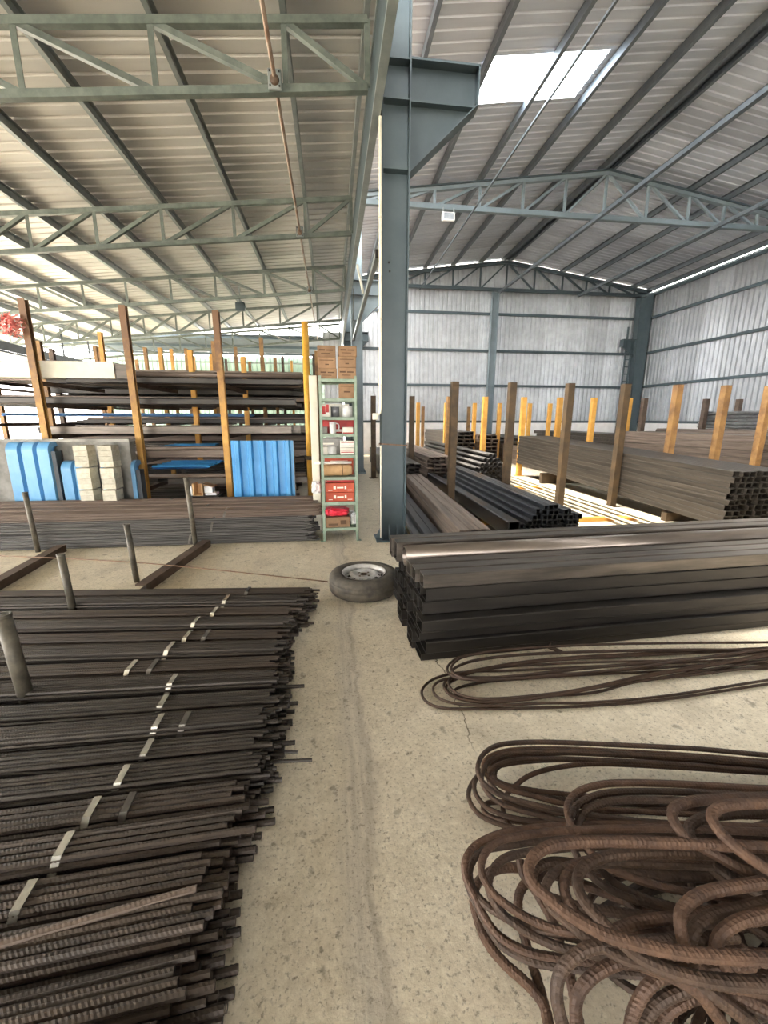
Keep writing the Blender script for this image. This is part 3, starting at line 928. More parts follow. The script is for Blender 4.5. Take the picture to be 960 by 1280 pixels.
# fifth shelf up from the middle: packets and tins
def tin(x, y, z, r, h, m, label):
    e = empty('tin', (x, y, z), label, 'tin')
    lathe('body', [(0, 0), (r, 0), (r, h * .94), (r * .93, h * .96)], M[m], (0, 0, 0), e, 20)
    lathe('lid', [(r * .96, h * .94), (r * 1.02, h * .95), (r * 1.02, h), (r * .9, h), (r * .88, h * .98), (0, h * .98)], M[m], (0, 0, 0), e, 20)
tin(.2, 5.12, Z(5), .062, .13, 'tin_white', 'round white tin on the rack shelf below the single carton')
tin(.055, 5.13, Z(5), .05, .12, 'tin_grey', 'round grey tin standing left of the white tin')
carton(-.06, 5.14, Z(5), (.1, .18, .15), 'carton_white', 'red and white packet at the left end of the tin shelf', None, ((.1, .5, .2, .8), (.55, .9, .35, .95)), 'carton_red', False, 'packet', 'packet')
carton(.08, 5.36, Z(5), (.3, .12, .16), 'carton_white', 'white carton lying behind the tins', None, (), 'carton_red')
carton(.09, 5.3, Z(4), (.38, .2, .16), 'carton_red', 'long dark red carton at the back of the mug shelf', None, ((.3, .8, .1, .3),), 'white_print')
carton(.2, 5.12, Z(4), (.13, .16, .075), 'carton_white', 'low white box with red edges right of the mug', None, ((.05, .95, .0, .2),), 'carton_red', False, 'box', 'small_box')
mg_ = empty('mug', (.02, 5.1, Z(4)), 'white handled jug on the shelf in front of the dark red carton', 'mug')
lathe('body', [(0, 0), (.038, 0), (.04, .006), (.04, .14), (.036, .14), (.035, .012), (0, .012)], M['tin_white'], (0, 0, 0), mg_, 20)
pipe('handle', [(.058, 5.1, Z(4) + .12), (.09, 5.1, Z(4) + .11), (.097, 5.1, Z(4) + .07), (.085, 5.1, Z(4) + .035), (.058, 5.1, Z(4) + .03)], .007, M['tin_white'], mg_, 8, .012)
carton(-.08, 5.14, Z(4), (.07, .16, .08), 'carton_grey', 'grey packet at the left end of the mug shelf', None, (), 'carton_print', False, 'packet', 'packet')
# shelf four
carton(.19, 5.15, Z(3), (.17, .2, .085), 'carton_white', 'lower white box with red stripes, right side of middle shelf', None, ((.05, .95, .3, .42), (.05, .95, .6, .66)), 'carton_red', False, 'box', 'small_box')
carton(.192, 5.16, Z(3) + .087, (.17, .2, .08), 'carton_white', 'upper white box with red stripes, right side of middle shelf', None, ((.05, .95, .2, .3), (.05, .95, .7, .78)), 'carton_red', False, 'box', 'small_box')
rl = empty('paper_roll', (.0, 5.15, Z(3)), 'white paper roll standing on the middle shelf', 'roll')
lathe('roll', [(.02, .1), (.06, .1), (.062, .098), (.062, .002), (.06, 0), (.02, 0), (.02, .1)], M['tin_white'], (0, 0, 0), rl, 20)
carton(-.085, 5.16, Z(3), (.07, .2, .1), 'carton_white', 'slim white carton left of the paper roll', None, (), 'carton_print', False)
carton(.0, 5.33, Z(3), (.26, .15, .19), 'carton_grey', 'grey carton at the back of the middle shelf', None, ((.1, .6, .6, .7),), 'white_print')
# shelf three
carton(.09, 5.32, Z(2), (.36, .18, .215), 'carton_orange', 'flat orange red carton at the back of the parcel shelf', None, ((.2, .8, .75, .85),), 'white_print')
ps = empty('paper_parcel', (.06, 5.16, Z(2)), 'bulging brown paper parcel lying on the shelf below the middle shelf', 'parcel')
lathe('parcel', [(0, -.19), (.035, -.188), (.066, -.17), (.073, -.12), (.07, -.03), (.074, .06), (.071, .14), (.06, .18), (.03, .19), (0, .188)], M['paper'], (0, 0, .074), ps, 14, (0, R(90), R(4)), False)
lathe('parcel_string', [(.0745, -.006), (.0765, -.006), (.0765, .006), (.0745, .006), (.0745, -.006)], M['carton_print'], (.06, .004, .074), ps, 14, (0, R(90), R(4)))
tb_ = pipe('long_carton_tube', [(-.21, 5.06, Z(2) + .172), (.24, 5.1, Z(2) + .172)], .017, M['carton_white'], None, 10)
tag(tb_, 'white cardboard tube lying on the parcel and sticking out of the rack', 'tube')
# shelf two: orange cartons
for k in range(2):
    e = carton(.09, 5.2, Z(1) + k * .118, (.36, .3, .115), 'carton_orange', 'wide orange red carton with white print, %s of two on their shelf' % ('lower' if k == 0 else 'upper'), 'orange cartons on the rack',
               ((.28, .36, .35, .7), (.4, .62, .42, .58), (.66, .72, .35, .7), (.1, .24, .2, .26), (.76, .92, .2, .26)), 'white_print')
carton(.1, 5.22, Z(1) + .238, (.33, .26, .045), 'carton_red', 'thin dark red carton lying on the orange cartons', None, (), 'carton_print', False)
# lowest shelf
carton(.05, 5.18, Z(0), (.3, .28, .13), 'carton', 'crushed brown carton on the lowest rack shelf', None, ((.1, .5, .2, .4), (.6, .85, .3, .7)), rz=3)
def sack(name, c, s, m, label, seed):
    rr = random.Random(seed)
    bm = bmesh.new()
    bmesh.ops.create_icosphere(bm, subdivisions=3, radius=1)
    for v in bm.verts:
        d = 1 + rr.uniform(-.12, .12)
        sg = lambda t: math.copysign(abs(t) ** .6, t)
        v.co = Vector((sg(v.co.x) * s[0] / 2 * d, sg(v.co.y) * s[1] / 2 * d, max(-.5 * s[2], sg(v.co.z) * s[2] / 2 * d)))
    me = bpy.data.meshes.new(name)
    bm.to_mesh(me); bm.free()
    me.materials.append(m)
    o = ob(name, me, (c[0], c[1], c[2] + s[2] / 2))
    return tag(o, label, 'bag')
sack('plastic_bag', (.05, 5.17, Z(0) + .134), (.3, .22, .1), M['bag_red'], 'crumpled bright red plastic bag on the lowest carton', 3)
sack('plastic_bag', (.255, 5.2, Z(0)), (.09, .2, .16), M['bag_white'], 'crumpled white plastic bag at the right of the lowest shelf', 5)
sack('plastic_bag', (-.21, 5.3, .57), (.12, .16, .16), M['bag_white'], 'white plastic bag hanging at the left side of the shelving rack', 8)

# cream plank behind the rack, conduit on the column
pk = box('cream_plank', (-.215, 5.56, 0), (.1, .05, 2.05), M['cream_panel'], bev=.004)
tag(pk, 'tall cream plank standing upright behind the shelving rack', 'plank')
cp = empty('conduit_pipe', (.57, 4.9, 1.55), 'cream plastic conduit running down the left edge of the tall column', 'pipe')
pipe('pipe', [(.578, 4.9, 4.5), (.578, 4.9, 1.63), (.572, 4.9, 1.58), (.54, 4.9, 1.555)], .017, M['cream_pipe'], cp, 10)
box('junction_box', (-.055, 0, -.05), (.06, .045, .075), M['cream_pipe'], cp, bev=.006)
pipe('thin_pipe', [(.583, 4.91, 1.2), (.583, 4.91, .05)], .007, M['cream_pipe'], cp, 8)
for z in (2.6, 3.6, 1.9):
    lathe('clip', [(.018, -.012), (.021, -.012), (.021, .012), (.018, .012)], M['cream_pipe'], (.008, 0, z - 1.55), cp, 10)

# ================================================================ LEFT BAY: racks, sheets, wall
low = structure('wall_low', (-3.6, 6.22, 0), 'low stained grey concrete wall behind the blue curved sheets', 'wall')
multi('wall_body', [(-4.2, .82, -.08, .08, 0, 1.2)], M['grey_concrete'], (0, 0, 0), low)
multi('coping', [(-4.2, .83, -.1, .1, 1.2, 1.235)], M['grey_concrete'], (0, 0, 0), low)

def curved_sheet(x, y, w_, hgt, nrib, m, label, group):
    """stacked ribbed sheets, flat below and bent over backwards at the top"""
    e = empty('curved_roof_sheet', (x, y, 0), label, 'roof sheet', group)
    path = [(0, 0)]
    rad = .1
    for k in range(9):
        a = R(90) * k / 8
        path.append((rad * (1 - math.cos(a)), hgt - rad + rad * math.sin(a)))
    path.append((rad + .05, hgt))
    pitch = w_ / nrib
    prof = []
    for k in range(nrib):
        q = k * pitch
        prof += [(q, .03), (q + pitch * .05, .03), (q + pitch * .14, -.022), (q + pitch * .86, -.022), (q + pitch * .95, .03)]
    prof.append((w_, .03))
    V = []
    for i, (py, pz) in enumerate(path):
        for px, dep in prof:
            if i == 0 or i == 1: V.append((px, py + dep, pz))
            elif i == len(path) - 1: V.append((px, py, pz - dep))
            else:
                a = R(90) * (i - 1) / 8
                V.append((px, py + dep * math.cos(a), pz - dep * math.sin(a)))
    n = len(prof)
    F = []
    for i in range(len(path) - 1):
        for j in range(n - 1):
            F.append((i * n + j, i * n + j + 1, (i + 1) * n + j + 1, (i + 1) * n + j))
    o = ob('sheet', mk('sheet', V, F, m), (0, 0, 0), e)
    sm = o.modifiers.new('thickness', 'SOLIDIFY'); sm.thickness = .004
    for k in range(3):
        o2 = bpy.data.objects.new('sheet', o.data)
        o2.location = (0, .012 * (k + 1), -.004 * (k + 1))
        link(o2, e)
    multi('edge_band', [(w_, w_ + .05, -.01, .12, .0, hgt - .1)], M['awning'], (0, 0, 0), e)
    return e
curved_sheet(-4.24, 5.97, .56, 1.185, 3, M['blue_sheet_soft'], 'tall stack of blue ribbed sheets bent over at the top, by the low wall', None)
curved_sheet(-3.62, 5.98, .34, .93, 2, M['blue_sheet_soft'], 'short stack of bent blue sheets left of the first cream stack', None)
curved_sheet(-3.12, 6.0, .1, .93, 2, M['blue_sheet_soft'], 'short stack of bent blue sheets between the two cream stacks', None)
curved_sheet(-2.72, 5.95, .07, .93, 1, M['blue_sheet_soft'], 'narrow bent blue sheet right of the second cream stack', None)

def cream_stack(x, y, nm, tilt):
    for k in range(4):
        e = empty('ridge_sheet_bundle', (x + tilt * k, y, .02 + k * .292), 'cream bundle of flat sheets, %s of the four in the %s stack' % (('bottom', 'second lowest', 'second highest', 'top')[k], nm), 'sheet bundle', 'cream sheet bundles by the low wall')
        rr = random.Random(k + int(x * 100))
        for j in range(4):
            z0 = j * .069
            dx, dy = rr.uniform(-.004, .004), rr.uniform(-.004, .004)
            multi('sheet', [(-.082 + dx, .082 + dx, -.1 + dy, .1 + dy, z0, z0 + .067)], M['cream_stack'], (0, 0, 0), e)
cream_stack(-3.22, 5.86, 'left', .003)
cream_stack(-2.93, 5.82, 'right', .012)
bx_ = box('cream_sheet', (-4.48, 5.86, 0), (.1, .05, 1.2), M['cream_panel'])
tag(bx_, 'cream upright sheet at the far left edge beside the tall blue sheets', 'sheet')

# the blue ribbed sheet leaning upright against the rack post
def blue_upright():
    e = empty('blue_roof_sheet', (-1.43, 6.12, .03), 'bright blue ribbed sheet standing upright against the yellow posts', 'roof sheet')
    for k in range(4):
        me = corr_sheet('sheet', 5, .176, lambda v: 0, lambda v: 1.175, M['blue_sheet'], .06, .045, 1)
        o = ob('sheet', me, (0, .014 * k, -.003 * k), e)
        o.rotation_euler = Matrix(((0, 1, 0), (0, 0, -1), (1, 0, 0))).to_euler() if False else Matrix(((0, -1, 0), (0, 0, -1), (1, 0, 0))).to_euler()
        o.location.x = .88
        sm = o.modifiers.new('thickness', 'SOLIDIFY'); sm.thickness = .002
    multi('edge_strip', [(.88, .885, -.03, .05, 0, 1.17)], M['strap_dull'], (0, 0, 0), e)
    e.rotation_euler = (R(-2), 0, R(-.8))
    return e
blue_upright()

# rack posts with arms
AZ_A = [.5, .92, 1.28, 1.72, 2.02]
def rack_post(x, y, h, m, label, group, arms=(), alen=1.7, w_=.085, rnd=False, am='sleeper', z0=0):
    e = empty('rack_post', (x, y, z0), label, 'post', group)
    if rnd:
        lathe('post', [(0, 0), (w_ / 2, 0), (w_ / 2, h), (0, h)], M[m], (0, 0, 0), e, 16)
        lathe('collar', [(w_ / 2 + .008, .9), (w_ / 2 + .008, .94), (w_ / 2, .95), (w_ / 2, .89), (w_ / 2 + .008, .9)], M['post_brown'], (0, 0, 0), e, 16)
    else:
        member('post', (x, y, z0), (x, y, z0 + h), w_, w_, M[m], e, 'c')
        multi('foot_plate', [(-w_ * .9, w_ * .9, -w_ * .9, w_ * .9, 0, .012)], M[m], (0, 0, 0), e)
    for z in arms:
        multi('arm', [(-.03, .03, w_ / 2, alen, z - .06, z)], M[am], (0, 0, 0), e)
    return e
gA = 'tall front posts of the left rack'
xs4 = [-4.03, -2.79, -1.57, -.34]
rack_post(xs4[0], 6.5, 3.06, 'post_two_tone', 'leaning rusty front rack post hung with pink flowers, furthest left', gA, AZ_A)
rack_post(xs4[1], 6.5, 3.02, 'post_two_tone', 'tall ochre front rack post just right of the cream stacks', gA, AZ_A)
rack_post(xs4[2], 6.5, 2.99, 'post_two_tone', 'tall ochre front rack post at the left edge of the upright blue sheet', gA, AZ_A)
rack_post(xs4[3], 6.5, 2.88, 'post_yellow_bright', 'round bright yellow front rack post nearest the shelving rack', gA, AZ_A, rnd=True, w_=.1)
rr = random.Random(4)
for j, (y, h) in enumerate(((8.55, 2.95), (10.7, 3.35), (12.9, 3.5), (15.2, 3.7), (17.4, 3.9))):
    for k, x in enumerate((-.38, -1.55, -2.6, -3.9, -5.1, -6.3, -7.5)):
        if j < 1 and k in (3,): continue
        m = rr.choice(['post_ochre', 'post_yellow', 'post_ochre', 'post_yellow', 'sleeper'])
        nm = {'post_ochre': 'ochre', 'post_yellow': 'yellow', 'sleeper': 'dark rusty'}[m]
        rack_post(x + rr.uniform(-.12, .12), y, h + rr.uniform(-.3, .1), m, '%s rack post, %s row behind the front posts, %s from the right' % (nm, ORD[j], ORD[k]),
                  'further posts of the left rack', [.5, .95, 1.42, 1.85, 2.2] if j < 3 else [], 1.75, .085)

# long sections lying on the rack arms (run across the bay)
def rack_tube(kind, xr, L, y, z, w_, h_, m, label, group=None):
    o = ob('steel_%s' % {'box': 'tube', 'round': 'pipe', 'channel': 'channel'}[kind], tube_mesh(kind, L, w_, h_, M[m]), (xr, y, z + h_ / 2), None, (0, 0, R(180) + rr.uniform(-.004, .004)))
    return tag(o, label, kind if kind != 'box' else 'tube', group)
rn = ['lowest', 'second lowest', 'middle', 'second highest', 'highest']
for j, (y0, levels) in enumerate(((6.6, AZ_A), (8.65, [.5, .95, 1.42, 1.85, 2.2]), (10.8, [.5, .95, 1.42, 1.85, 2.2]))):
    for li, z in enumerate(levels):
        n = 6 if j == 0 else 5
        for k in range(n):
            y = y0 + .16 + k * (1.5 / n)
            w_ = rr.choice([.08, .1, .12, .15])
            h_ = rr.choice([.06, .08, .1, .12])
            xr = -.3 - rr.uniform(0, .35)
            L = 6.0
            if j == 0 and li < 2: xr, L = -.25 - rr.uniform(0, .3), 2.2 + rr.uniform(-.1, .2)
            elif j == 0 and li == 2: L = 3.6 + rr.uniform(-.6, .6)
            elif li == 4 and j == 0: L = 3.2 + rr.uniform(-.6, .6)
            elif li in (0, 2) and j: L = 4.6 + rr.uniform(-.6, .6)
            kind = rr.choice(['box', 'box', 'box', 'channel'])
            if j == 0 and li == 4: xr -= .05
            m = rr.choice(['tube_grey', 'tube_dark', 'tube_brown', 'tube_dark', 'tube_dark'])
            nm = {'tube_grey': 'grey', 'tube_dark': 'dark', 'tube_brown': 'brownish'}[m]
            rack_tube(kind, xr, L, y, z + .002, w_, h_, m, '%s section on the %s arms, %s left rack row, %s from front' % (nm, rn[li], ('front', 'second', 'third')[j], ORD[k]), 'sections on the left rack')
# a few round pipes with open ends by the yellow post
for k, (y, z, r) in enumerate(((6.95, 2.13, .075), (6.72, 1.03, .065), (6.7, .6, .07))):
    rack_tube('round', -.3 - .06 * k, 2.6, y + .9 * (k > 3), z, r * 1.1, r * 1.1, 'tube_brown', 'round pipe ending just left of the yellow post, %s one' % ('upper', 'middle', 'lower')[k], 'pipes by the yellow post')
# cream box section on the top, with a dark end piece
cbx = empty('box_section', (-3.05, 6.72, 2.07), 'long cream box section lying high on the left rack', 'box section')
multi('casing', [(-2.6, 0, -.14, .14, .0, .225)], M['cream_panel'], (0, 0, 0), cbx)
multi('end_piece', [(.002, .16, -.12, .12, .0, .2)], M['tube_grey'], (0, 0, 0), cbx)
# blue sheets lying on arms
def flat_sheets(x0, x1, y0, y1, z, n, m, label):
    e = empty('sheet_stack', ((x0 + x1) / 2, (y0 + y1) / 2, z), label, 'roof sheet')
    nr = max(3, int((y1 - y0) / .2))
    me = corr_sheet('sheet', nr, (y1 - y0) / nr, lambda v: 0, lambda v: x1 - x0, M[m], .05, .022, 1)
    for k in range(n):
        ob('sheet', me, (-(x1 - x0) / 2 + .02 * (k % 3), -(y1 - y0) / 2, .009 * k), e)
    return e
flat_sheets(-6.2, -1.75, 8.75, 9.9, 1.56, 5, 'blue_pale', 'pale blue sheets lying flat in a long stack on the middle rack arms')
flat_sheets(-2.78, -1.95, 6.7, 7.7, .75, 4, 'blue_sheet', 'deep blue ribbed sheets stacked low behind the second front post')
flat_sheets(-2.75, -2.0, 6.7, 7.7, 1.05, 3, 'blue_sheet', 'deep blue ribbed sheets stacked just above the low blue stack')
flat_sheets(-2.2, -1.3, 8.75, 9.8, .72, 4, 'blue_pale', 'pale blue sheet corner sticking out behind the upright blue sheet')
# torn carton and paper on the floor by the blue sheet
tc = empty('torn_carton', (-1.86, 6.15, .44), 'torn open carton with white paper left of the upright blue sheet', 'carton')
multi('carton_side', [(-.12, -.1, -.1, .1, 0, .17), (.0, .015, -.1, .1, 0, .16), (-.12, .015, .09, .1, 0, .14), (-.12, .015, -.1, .1, -.005, 0)], M['paper'], (0, 0, 0), tc)
prism('carton_flap', [(.015, .15), (.16, .11), (.17, .12), (.02, .165)], .18, M['carton'], (0, 0, 0), tc)
multi('paper', [(-.17, -.125, -.1, .02, 0, .13), (.05, .2, -.1, .06, 0, .03), (.03, .14, -.06, .06, .03, .12)], M['bag_white'], (0, 0, 0), tc)
cb2 = multi('carton_support', [(-1.98, -1.62, 6.02, 6.28, 0, .434)], M['tube_dark'])
tag(cb2, 'dark low block under the torn carton', 'block')
# pink flowers on the first post
def garland():
    rr = random.Random(9)
    V, F = [], []
    for k in range(220):
        d = Vector((rr.gauss(0, 1), rr.gauss(0, .7), rr.gauss(0, 1))).normalized() * rr.uniform(.05, .17)
        a = Vector((rr.uniform(-1, 1), rr.uniform(-1, 1), rr.uniform(-1, 1))).normalized() * .035
        b = a.cross(d).normalized() * .016
        n = len(V)
        V += [d - a, d + b, d + a, d - b]
        F.append((n, n + 1, n + 2, n + 3))
    e = empty('flower_garland', (-4.16, 6.4, 2.72), 'faded pink flower garland tied to the leftmost front post', 'garland')
    o = ob('petals', mk('petals', V, F, M['tinsel']), (0, 0, 0), e)
    o['kind'] = 'stuff'
    pipe('string', [(-4.16, 6.4, 2.72), (-4.08, 6.44, 2.78), (-4.0, 6.45, 2.8)], .006, M['wire'], e, 6)
garland()

# conduit with lamp boxes under the left trusses
cd_ = empty('ceiling_conduit', (-.46, 8, 4.76), 'rusty conduit pipe with round lamp boxes hanging under the left trusses', 'conduit')
pipe('pipe', [(-.46, -2, 4.76), (-.46, 18.4, 4.76)], .02, M['conduit_rust'], cd_, 10)
for y in (5.0, 8.37, 11.74):
    b = box('lamp_box', (0, y - 8 - .05, -.09), (.13, .03, .17), M['galv_purlin'], cd_, bev=.006)
    lathe('lamp_glass', [(0, .035), (.035, .03), (.045, .015), (.045, 0)], M['rim_dark'], (0, -.016, .07), b, 18, (R(90), 0, 0))
    multi('screw', [(sx * .045 - .008, sx * .045 + .008, -.02, -.015, sz - .008, sz + .008) for sx in (-1, 1) for sz in (.025, .145)], M['black'], (0, 0, 0), b)
fd = empty('flood_light', (-2.44, 12.9, 4.48), 'small dark flood light hanging under the left roof', 'lamp')
box('housing', (0, 0, 0), (.26, .12, .22), M['blue_steel'], fd, bev=.02)
member('bracket', (-2.44, 12.9, 4.7), (-2.44, 12.9, 5.1), .03, .03, M['galv_purlin'], fd)
fr = empty('flood_light', (3.15, 11.7, 6.52), 'small white flood light under the right bay truss', 'lamp')
box('housing', (0, 0, 0), (.34, .1, .2), M['lamp_white'], fr, bev=.02)
multi('glass', [(-.13, .13, -.056, -.05, .03, .17)], M['tin_grey'], (0, 0, 0), fr)
multi('bracket', [(-.15, -.13, -.02, .02, .18, .31), (.13, .15, -.02, .02, .18, .31)], M['galv_purlin'], (0, 0, 0), fr)
wi = pipe('hanging_cable', [(-2.4, 13.2, 4.5), (-1.6, 14.5, 4.1), (-.9, 15.4, 4.2), (-.4, 16, 4.7)], .018, M['lamp_white'], None, 6, .2)
tag(wi, 'pale cable drooping beneath the far end of the left roof', 'cable')
# ladder by the corner column
ld = empty('wall_ladder', (13.55, 18.3, 0), 'dark narrow steel ladder standing beside the corner column', 'ladder')
for sx in (-.13, .13):
    multi('rail', [(sx - .025, sx + .025, -.03, .03, 0, 5.6 if sx < 0 else 5.1)], M['blue_steel'], (0, 0, 0), ld)
for k in range(15):
    multi('rung', [(-.13, .13, -.018, .018, .35 + k * .32, .39 + k * .32)], M['blue_steel'], (0, 0, 0), ld)

# ================================================================ RIGHT BAY
gP = 'posts of the right bay racks'
rown = {6.6: 'front', 10.7: 'second', 14.6: 'third', 17.6: 'fourth'}
def rpost(x, y, m, nm, k, h=2.09):
    rack_post(x, y, h, m, '%s square post, %s row of the right bay, %s from the column' % (nm, rown[y], ORD[k]), gP, (), w_=.11 if y < 7 else .12)
for k, (x, m) in enumerate(((1.97, 'post_brown'), (2.93, 'post_brown'), (3.93, 'post_brown'), (4.93, 'post_brown'), (5.9, 'post_ochre'), (6.82, 'post_ochre'), (7.68, 'post_ochre'))):
    rpost(x, 6.6, m, 'dark brown' if m == 'post_brown' else 'ochre', k)
for k, (x, m) in enumerate(((1.08, 'post_brown'), (2.08, 'post_brown'), (3.06, 'post_ochre'), (4.03, 'post_yellow'), (5.1, 'post_yellow'), (6.12, 'post_yellow'), (7.1, 'post_yellow'), (8.14, 'post_yellow'), (8.6, 'sleeper'), (10.5, 'sleeper'), (11.55, 'sleeper'))):
    rpost(x, 10.7, m, {'post_brown': 'dark brown', 'post_ochre': 'ochre', 'post_yellow': 'yellow', 'sleeper': 'dark'}[m], k)
for k, (x, m) in enumerate(((3.06, 'post_yellow'), (4.07, 'post_yellow'), (5.12, 'post_yellow'), (6.05, 'post_yellow'), (7.2, 'post_yellow'), (7.98, 'post_yellow'))):
    rpost(x, 14.6, m, 'yellow', k)
for k, x in enumerate((3.9, 5.92)):
    rpost(x, 17.6, 'post_ochre', 'ochre', k, 2.05)

def pile(desc, group, cat, kind, org, yaw, pitch, cols, rows, w_, h_, L, m, jit=.03, skip=None, gap=.003, rest=None):
    """sections stacked in a grid; org is the near lower left corner, axis yaw is measured from +y to the right"""
    d = Vector((math.sin(R(yaw)) * math.cos(R(pitch)), math.cos(R(yaw)) * math.cos(R(pitch)), math.sin(R(pitch))))
    s = Vector((math.cos(R(yaw)), -math.sin(R(yaw)), 0))
    u = s.cross(d)
    if u.z < 0: u = -u
    rot = Matrix((d, u.cross(d) if True else s, u)).transposed().to_euler()
    out = []
    for r_ in range(rows):
        for c in range(cols):
            gone = skip and skip(r_, c)
            if gone and rest is None: continue
            p = Vector(org) + s * ((c + .5) * (w_ + gap)) + u * ((r_ + .5) * (h_ + gap * .5)) + d * random.uniform(-jit, jit)
            if gone:
                rest.append((tube_mesh(kind, L, w_, h_, M[m]), Matrix.Translation(p) @ rot.to_matrix().to_4x4()))
                continue
            o = ob('steel_%s' % {'box': 'tube', 'round': 'pipe', 'channel': 'channel'}[kind], tube_mesh(kind, L, w_, h_, M[m]), p, None, rot)
            tag(o, '%s, %s layer up, %s from left' % (desc, ORD[r_], ORD[c]), cat, group)
            out.append(o)
    return out
# S1 dark channels by the column, S2 brown tubes, S3 black tubes
pile('dark section in the low pile by the column', 'dark channels by the column', 'channel', 'box', (.95, 4.3, .06), 2.0, 0, 3, 2, .1, .06, 4.2, 'tube_black', .05, lambda r, c: r == 1 and c == 0)
pile('weathered brown tube in the flat pile by the column', 'brown tubes by the column', 'tube', 'box', (1.29, 3.98, .06), 2.8, 0, 3, 3, .11, .108, 4.5, 'tube_brown', .03, None, .004)
S3H = [1, 2, 3, 4, 5, 6, 6, 6, 5, 5, 5, 4, 4, 4]
pile('wide black tube left of the black pile', None, 'tube', 'box', (2.03, 4.42, .14), 1.2, 0, 1, 1, .14, .2, 4.5, 'tube_black', 0)
pile('small black tube in the stepped pile', 'small black tubes', 'tube', 'box', (2.2, 4.6, .12), 1.6, 0, 13, 6, .062, .062, 4.3, 'tube_black', .05, lambda r, c: r >= S3H[c])
def sleeper_x(x0, x1, y, z, m, label, h=.09):
    o = multi('floor_sleeper', [(-(x1 - x0) / 2, (x1 - x0) / 2, -.05, .05, 0, h)], M[m], ((x0 + x1) / 2, y, z))
    return tag(o, label, 'sleeper')
sleeper_x(1.0, 4.75, 5.62, .0, 'post_yellow', 'yellow steel sleeper across the floor under the black tubes', .055)
sleeper_x(1.0, 4.75, 8.6, .0, 'post_yellow', 'yellow steel sleeper further back under the black tubes', .055)
sleeper_x(5.0, 6.6, 5.5, .0, 'post_brown', 'brown sleeper under the near end of the tall grey tube stack', .13)
sleeper_x(5.0, 6.6, 9.3, .0, 'post_brown', 'brown sleeper under the far end of the tall grey tube stack', .25)
# rails on the floor
for k, (x, lab) in enumerate(((4.12, 'long cream steel rail on the floor left of the tall tube stack'), (4.5, 'second cream rail on the floor close to the tall tube stack'))):
    o = member('floor_rail', (x, 4.3, .085), (x + .08, 11.5, .085), .07, .05, M['cream_stack'], None, 'c')
    tag(o, lab, 'rail')
# S4 tall stack
pile('greenish grey tube in the tall right stack', 'tall stack tubes', 'tube', 'box', (5.0, 4.56, .14), 0, 2.0, 8, 10, .1, .072, 6.1, 'tube_green', .035, None)
REST = []
pile('', None, None, 'box', (5.2, 14.2, .05), 0, 0, 3, 7, .22, .13, 4.0, 'tube_brown', .15, lambda r, c: True, rest=REST)
pile('brown grey tube in the long stack behind ochre posts', 'long stack tubes', 'tube', 'box', (7.82, 4.6, .1), 0, -.2, 5, 8, .16, .14, 5.8, 'tube_brown', .05, lambda r, c: 0 < c, rest=REST)
sleeper_x(7.8, 8.7, 6.0, .0, 'post_brown', 'brown sleeper hidden low under the long brown grey stack', .09)
pile('dark round pipe in the heap by the right wall', 'dark pipes by the wall', 'pipe', 'round', (9.0, 4.6, 1.04), 0, 0, 3, 2, .12, .12, 6.0, 'tube_brown', .05)
pile('', None, None, 'box', (8.95, 4.6, .02), 0, 0, 3, 7, .16, .14, 5.9, 'tube_brown', .05, lambda r, c: True, rest=REST)
pile('shiny round pipe in the stack by the right wall', 'shiny pipes by the wall', 'pipe', 'round', (10.62, 4.6, 1.28), 0, 0, 3, 5, .09, .09, 6.3, 'pipe_light', .12)
pile('', None, None, 'box', (10.6, 4.6, .02), 0, 0, 2, 8, .17, .155, 6.2, 'tube_brown', .05, lambda r, c: True, rest=REST)
pile('dark round pipe in the heap behind the black tubes', 'dark round pipes', 'pipe', 'round', (3.14, 9.0, .04), 0, 0, 8, 7, .1, .1, 6.0, 'tube_dark', .06, lambda r, c: c < (r - 2) * .8 or c > 11 - r)
pile('light brown tube in the stack by the round pipes', 'light topped tubes', 'tube', 'box', (2.2, 9.3, .06), 1.0, 0, 4, 7, .14, .085, 6.0, 'tube_brown', .12, lambda r, c: 0 < c < 3 and r < 5, rest=REST)
pile('dark tube in the stack behind the brown flat pile', 'dark tubes at the second posts', 'tube', 'box', (1.2, 8.6, .1), 1.0, 0, 5, 6, .13, .08, 5.6, 'tube_dark', .15, lambda r, c: 0 < c < 4 and r < 4, rest=REST)
pile('', None, None, 'box', (4.15, 14.0, .05), 0, 0, 4, 8, .2, .13, 4.2, 'tube_grey', .15, lambda r, c: True, rest=REST)
pile('', None, None, 'round', (6.2, 11.2, .70), 0, 0, 8, 2, .11, .11, 6.0, 'tube_dark', .06, lambda r, c: True, rest=REST)
pile('', None, None, 'box', (6.2, 11.3, .02), 0, 0, 3, 4, .29, .16, 5.8, 'tube_brown', .06, lambda r, c: True, rest=REST)
pile('', None, None, 'box', (8.9, 11.4, .05), 0, 0, 6, 8, .2, .125, 6.0, 'tube_grey', .2, lambda r, c: True, rest=REST)
def merge_rest(REST, label, name):
    V, F, MI, mats = [], [], [], []
    for me, mw in REST:
        k = len(V)
        V += [tuple(mw @ v.co) for v in me.vertices]
        m = me.materials[0]
        if m not in mats: mats.append(m)
        for p in me.polygons:
            F.append(tuple(i + k for i in p.vertices)); MI.append(mats.index(m))
    me = bpy.data.meshes.new(name)
    me.from_pydata(V, [], F)
    for m in mats: me.materials.append(m)
    me.polygons.foreach_set('material_index', MI)
    o = ob(name, me)
    tag(o, label, 'tubes', None, 'stuff')
merge_rest(REST, 'far stacks of brown, grey and black steel tubes along the rear of the right bay', 'far_tube_stacks')
RACK = []
rot_ = Matrix.Rotation(math.pi, 4, 'Z')
